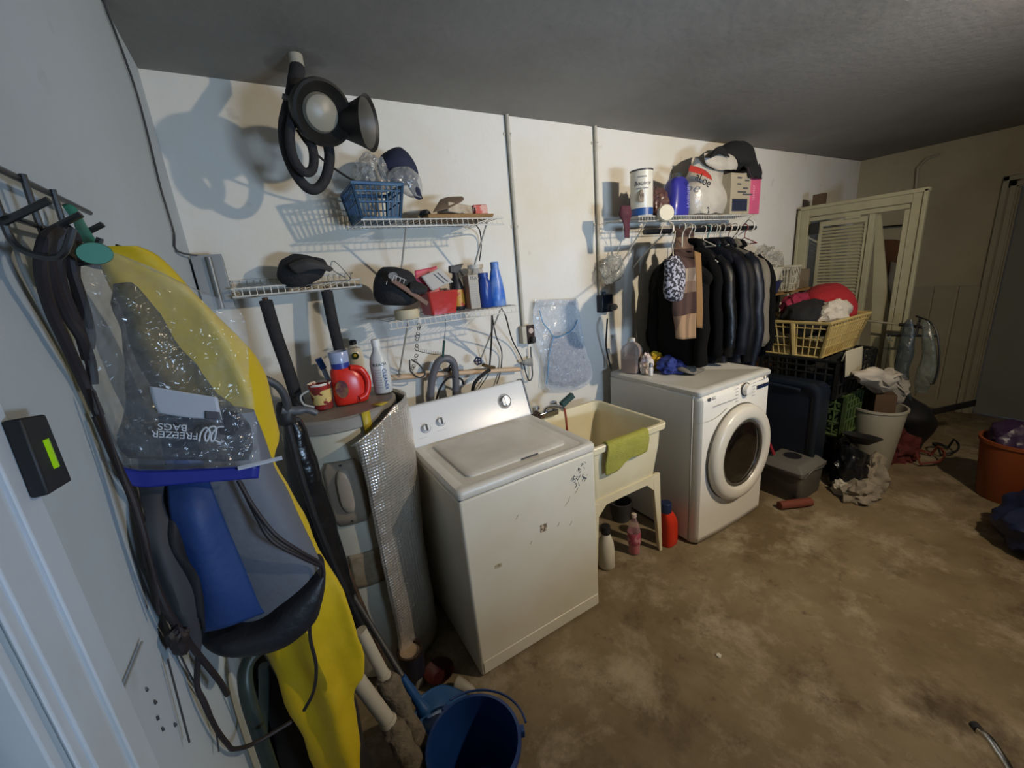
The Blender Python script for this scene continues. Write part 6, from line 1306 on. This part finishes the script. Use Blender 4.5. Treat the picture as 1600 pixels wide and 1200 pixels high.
# nail marks and a rubbed line on the wall
for i, (x, y) in enumerate(((230, 1080), (243, 1100), (247, 1125), (255, 1142), (274, 1135))): tag(build('wall_chip', lump(on(x, y, 0, .0005), (.004, .003, .006), 3.+i, .3, 2., sub=2), m_dk), ('highest', 'second', 'third', 'fourth', 'rightmost')[i]+' of the small dark chips low on the left wall', 'chip', 'dark chips on the left wall')
tag(build('wall_peg', MB().tube([on(190, 1085, 0, .004), on(222, 1003, 0, .004)], .0016, 6), M('pale wall ridge', '9fa3a2', .6)), 'thin slanted ridge on the left wall below the hanging plug', 'ridge')
# ---------------------------------------------------------------- floor things at lower left
gf = thing('folding_frame', 'dark green metal tube frame leaning in the left corner under the backpack', 'frame', (.12, -1.2, 0))
m_gm = M('dark green metal', '2d3a36', .4, .3, noise_col='44504a', nscale=14)
build('front_tube', MB().tube([clampx(py(372, 1260, -1.33), .03), clampx(py(366, 1170, -1.33), .03), clampx(py(370, 1090, -1.32), .03), clampx(py(385, 1040, -1.30), .035), py(408, 1012, -1.28), py(440, 1000, -1.26)], .0125, 12, 5), m_gm, gf)
build('rear_tube', MB().tube([py(418, 1010, -1.24), py(440, 1050, -1.22), py(468, 1110, -1.20), py(500, 1180, -1.18), py(530, 1260, -1.16)], .0115, 12, 4), m_gm, gf)
build('centre_tube', MB().tube([py(412, 1040, -1.22), py(412, 1110, -1.22), py(408, 1200, -1.22), py(405, 1260, -1.22)], .010, 12, 4), m_gm, gf)
build('cross_tube', MB().tube([py(450, 1010, -1.20), py(500, 1080, -1.18), py(530, 1160, -1.16), py(545, 1230, -1.15)], .009, 10, 4), m_gm, gf)
bkb = bodyp([(400, 500, 1000, .10), (385, 540, 1060, .16), (380, 560, 1130, .2), (385, 580, 1210, .22), (390, 590, 1330, .22), (400, 590, 1480, .2)], -1.08); wob(bkb, .03, 6)
for i, v in enumerate(bkb.v): bkb.v[i] = clampx(v, .012); bkb.v[i].z = max(.001, bkb.v[i].z)
tag(build('dark_filler', bkb, M('dark brown sack', '1b1612', .9, noise_col='2b221a', nscale=8)), 'dark sack shape added for the deep shade behind the green metal frame', 'filler')  # added dark body, stands in for the deep shade behind the frame
# two white tubes wrapped in dirty cloth
m_pvc = M('white pvc', 'b5ab96', .4); m_wrp = M('dirty knitted cover', '6e6250', .95, noise_col='453a2c', nscale=24, bump=.8, bscale=60)
for i, (pa, pb_, pc, lab) in enumerate((((563, 985, -.97), (600, 1055, -.99), (682, 1215, -1.06), 'white tube in a dirty knitted cover, the one farther from the raincoat'), ((551, 1052, -1.03), (606, 1126, -1.06), (672, 1240, -1.12), 'white tube in a dirty knitted cover, lower one against the raincoat'))):
    a, b, c = py(*pa), py(*pb_), py(*pc); t = thing('wrapped_tube', lab, 'tube', V((c.x, c.y, 0)), 'wrapped white tubes')
    dn = (b-a).normalized()
    build('white_tube', MB().tube([a, b+dn*.02], (.018, .022)[i], 18), m_pvc, t)
    build('tube_end', MB().lathe([((.020, .024)[i], 0), ((.021, .026)[i], .012), ((.018, .022)[i], .018)], b-dn*.006, 18, frame(dn)), m_pvc, t)
    e = V((c.x, c.y, max(c.z, .03))); cv = MB().tube([b+dn*.006, b+dn*.05, b.lerp(e, .55), e, e+(e-b).normalized()*.06 if e.z > .12 else e], [.026, .033, .034, .034, .03], 18, 6); wob(cv, .010, 34)
    for k, v in enumerate(cv.v): cv.v[k].z = max(v.z, .002)
    build('knit_cover', cv, m_wrp, t)
# long-handled blue scoop
sc_ = thing('dustpan', 'blue scoop with a long grey handle behind the blue bucket', 'dustpan', py(690, 1150, -.95))
m_bsc = M('blue scoop plastic', '17477a', .4); m_ghd = M('grey handle', '3c3a38', .5)
ha, hb2 = py(548, 925, -.66), py(634, 1066, -.90)
build('long_handle', MB().tube([py(500, 850, -.56), ha, hb2], .010, 12, 2), m_ghd, sc_)
hs0 = py(628, 1057, -.89); hs1 = py(664, 1112, -.95)
build('handle_socket', MB().tube([hs0, hs0.lerp(hs1, .6), hs1], [.0135, .017, .024], 14, 3), m_bsc, sc_)
s1 = patch([[py(652, 1098, -.93), py(660, 1085, -.92), py(690, 1070, -.88), py(722, 1080, -.86)], [py(646, 1125, -.96), py(668, 1122, -.955), py(700, 1100, -.93), py(740, 1100, -.90)], [py(645, 1160, -1.0), py(670, 1150, -1.0), py(705, 1135, -.98), py(748, 1130, -.95)], [py(650, 1215, -1.03), py(675, 1200, -1.04), py(715, 1180, -1.02), py(755, 1165, -.98)]]); 
build('scoop_pan', s1, m_bsc, sc_, solid=.006)
# blue bucket
b = V((.485, -1.165, 0)); bkt = thing('blue_bucket', 'dark blue round bucket with a bail handle at the bottom of the picture', 'bucket', b)
m_bkt = M('dark blue bucket plastic', '14346c', .4, noise_col='1a417e', nscale=5)
build('bucket_body', MB().lathe([(.10, 0), (.105, .006), (.143, .265), (.151, .268), (.151, .286), (.141, .288), (.137, .26), (.101, .012), (.002, .010)], b, 48, cap1=False), m_bkt, bkt)
build('bail_handle', MB().tube([b+V((.160*math.cos(a), .160*math.sin(a), .275-.018*math.sin((a+.4)*1.4))) for a in [(-.35+.1*i) for i in range(0, 22)]], .004, 8).xf(Matrix.Translation(V((.018, .012, .006)))), m_bkt, bkt)
for a in (-.35, 1.8): build('bail_ear', MB().box(b+V((.152*math.cos(a), .152*math.sin(a), .272)), (.024, .024, .03), Matrix.Rotation(a, 3, 'Z')), m_bkt, bkt, bevel=.004)
# paint can, red bowl, white cone
b = V((.435, -.605, 0)); pc_ = thing('paint_can', 'open brown-rimmed can with pale paint standing beside the foil jacket', 'can', b)
build('can_body', MB().lathe([(.050, 0), (.052, .004), (.052, .158)], b, 30), M('dark blue can label', '1f2230', .4, noise_col='8c8a84', nscale=5, lo=.55, hi=.57, nfac=1), pc_)
build('can_rim', MB().lathe([(.052, .156), (.056, .16), (.055, .172), (.044, .172), (.042, .16)], b, 30, cap0=False, cap1=False), M('brown can rim', '3a2a20', .4, .4), pc_)
build('dried_paint', MB().lathe([(.043, .160), (.002, .158)], b, 30, cap0=False), M('pale dried paint', 'a28b70', .7, noise_col='8b745c', nscale=18), pc_)
b = V((.530, -.665, 0)); tag(build('red_bowl', MB().lathe([(.03, 0), (.032, .004), (.062, .045), (.066, .048), (.060, .046), (.028, .008), (.002, .008)], b, 36, cap1=False), M('dark red bowl', '3a120f', .6, spec=.25)), 'small dark red bowl on the floor between paint can and washer', 'bowl')
cn = MB().lathe([(.03, -.04), (.032, -.03), (.018, .03), (.008, .05), (.002, .052)], V((.595, -.79, .032)), 20, frame((.5, -.6, -.12))); tag(build('white_cone', cn, M('ivory plastic cone', '9c9484', .5)), 'small ivory cone lying on the floor at the corner of the washer', 'cone')
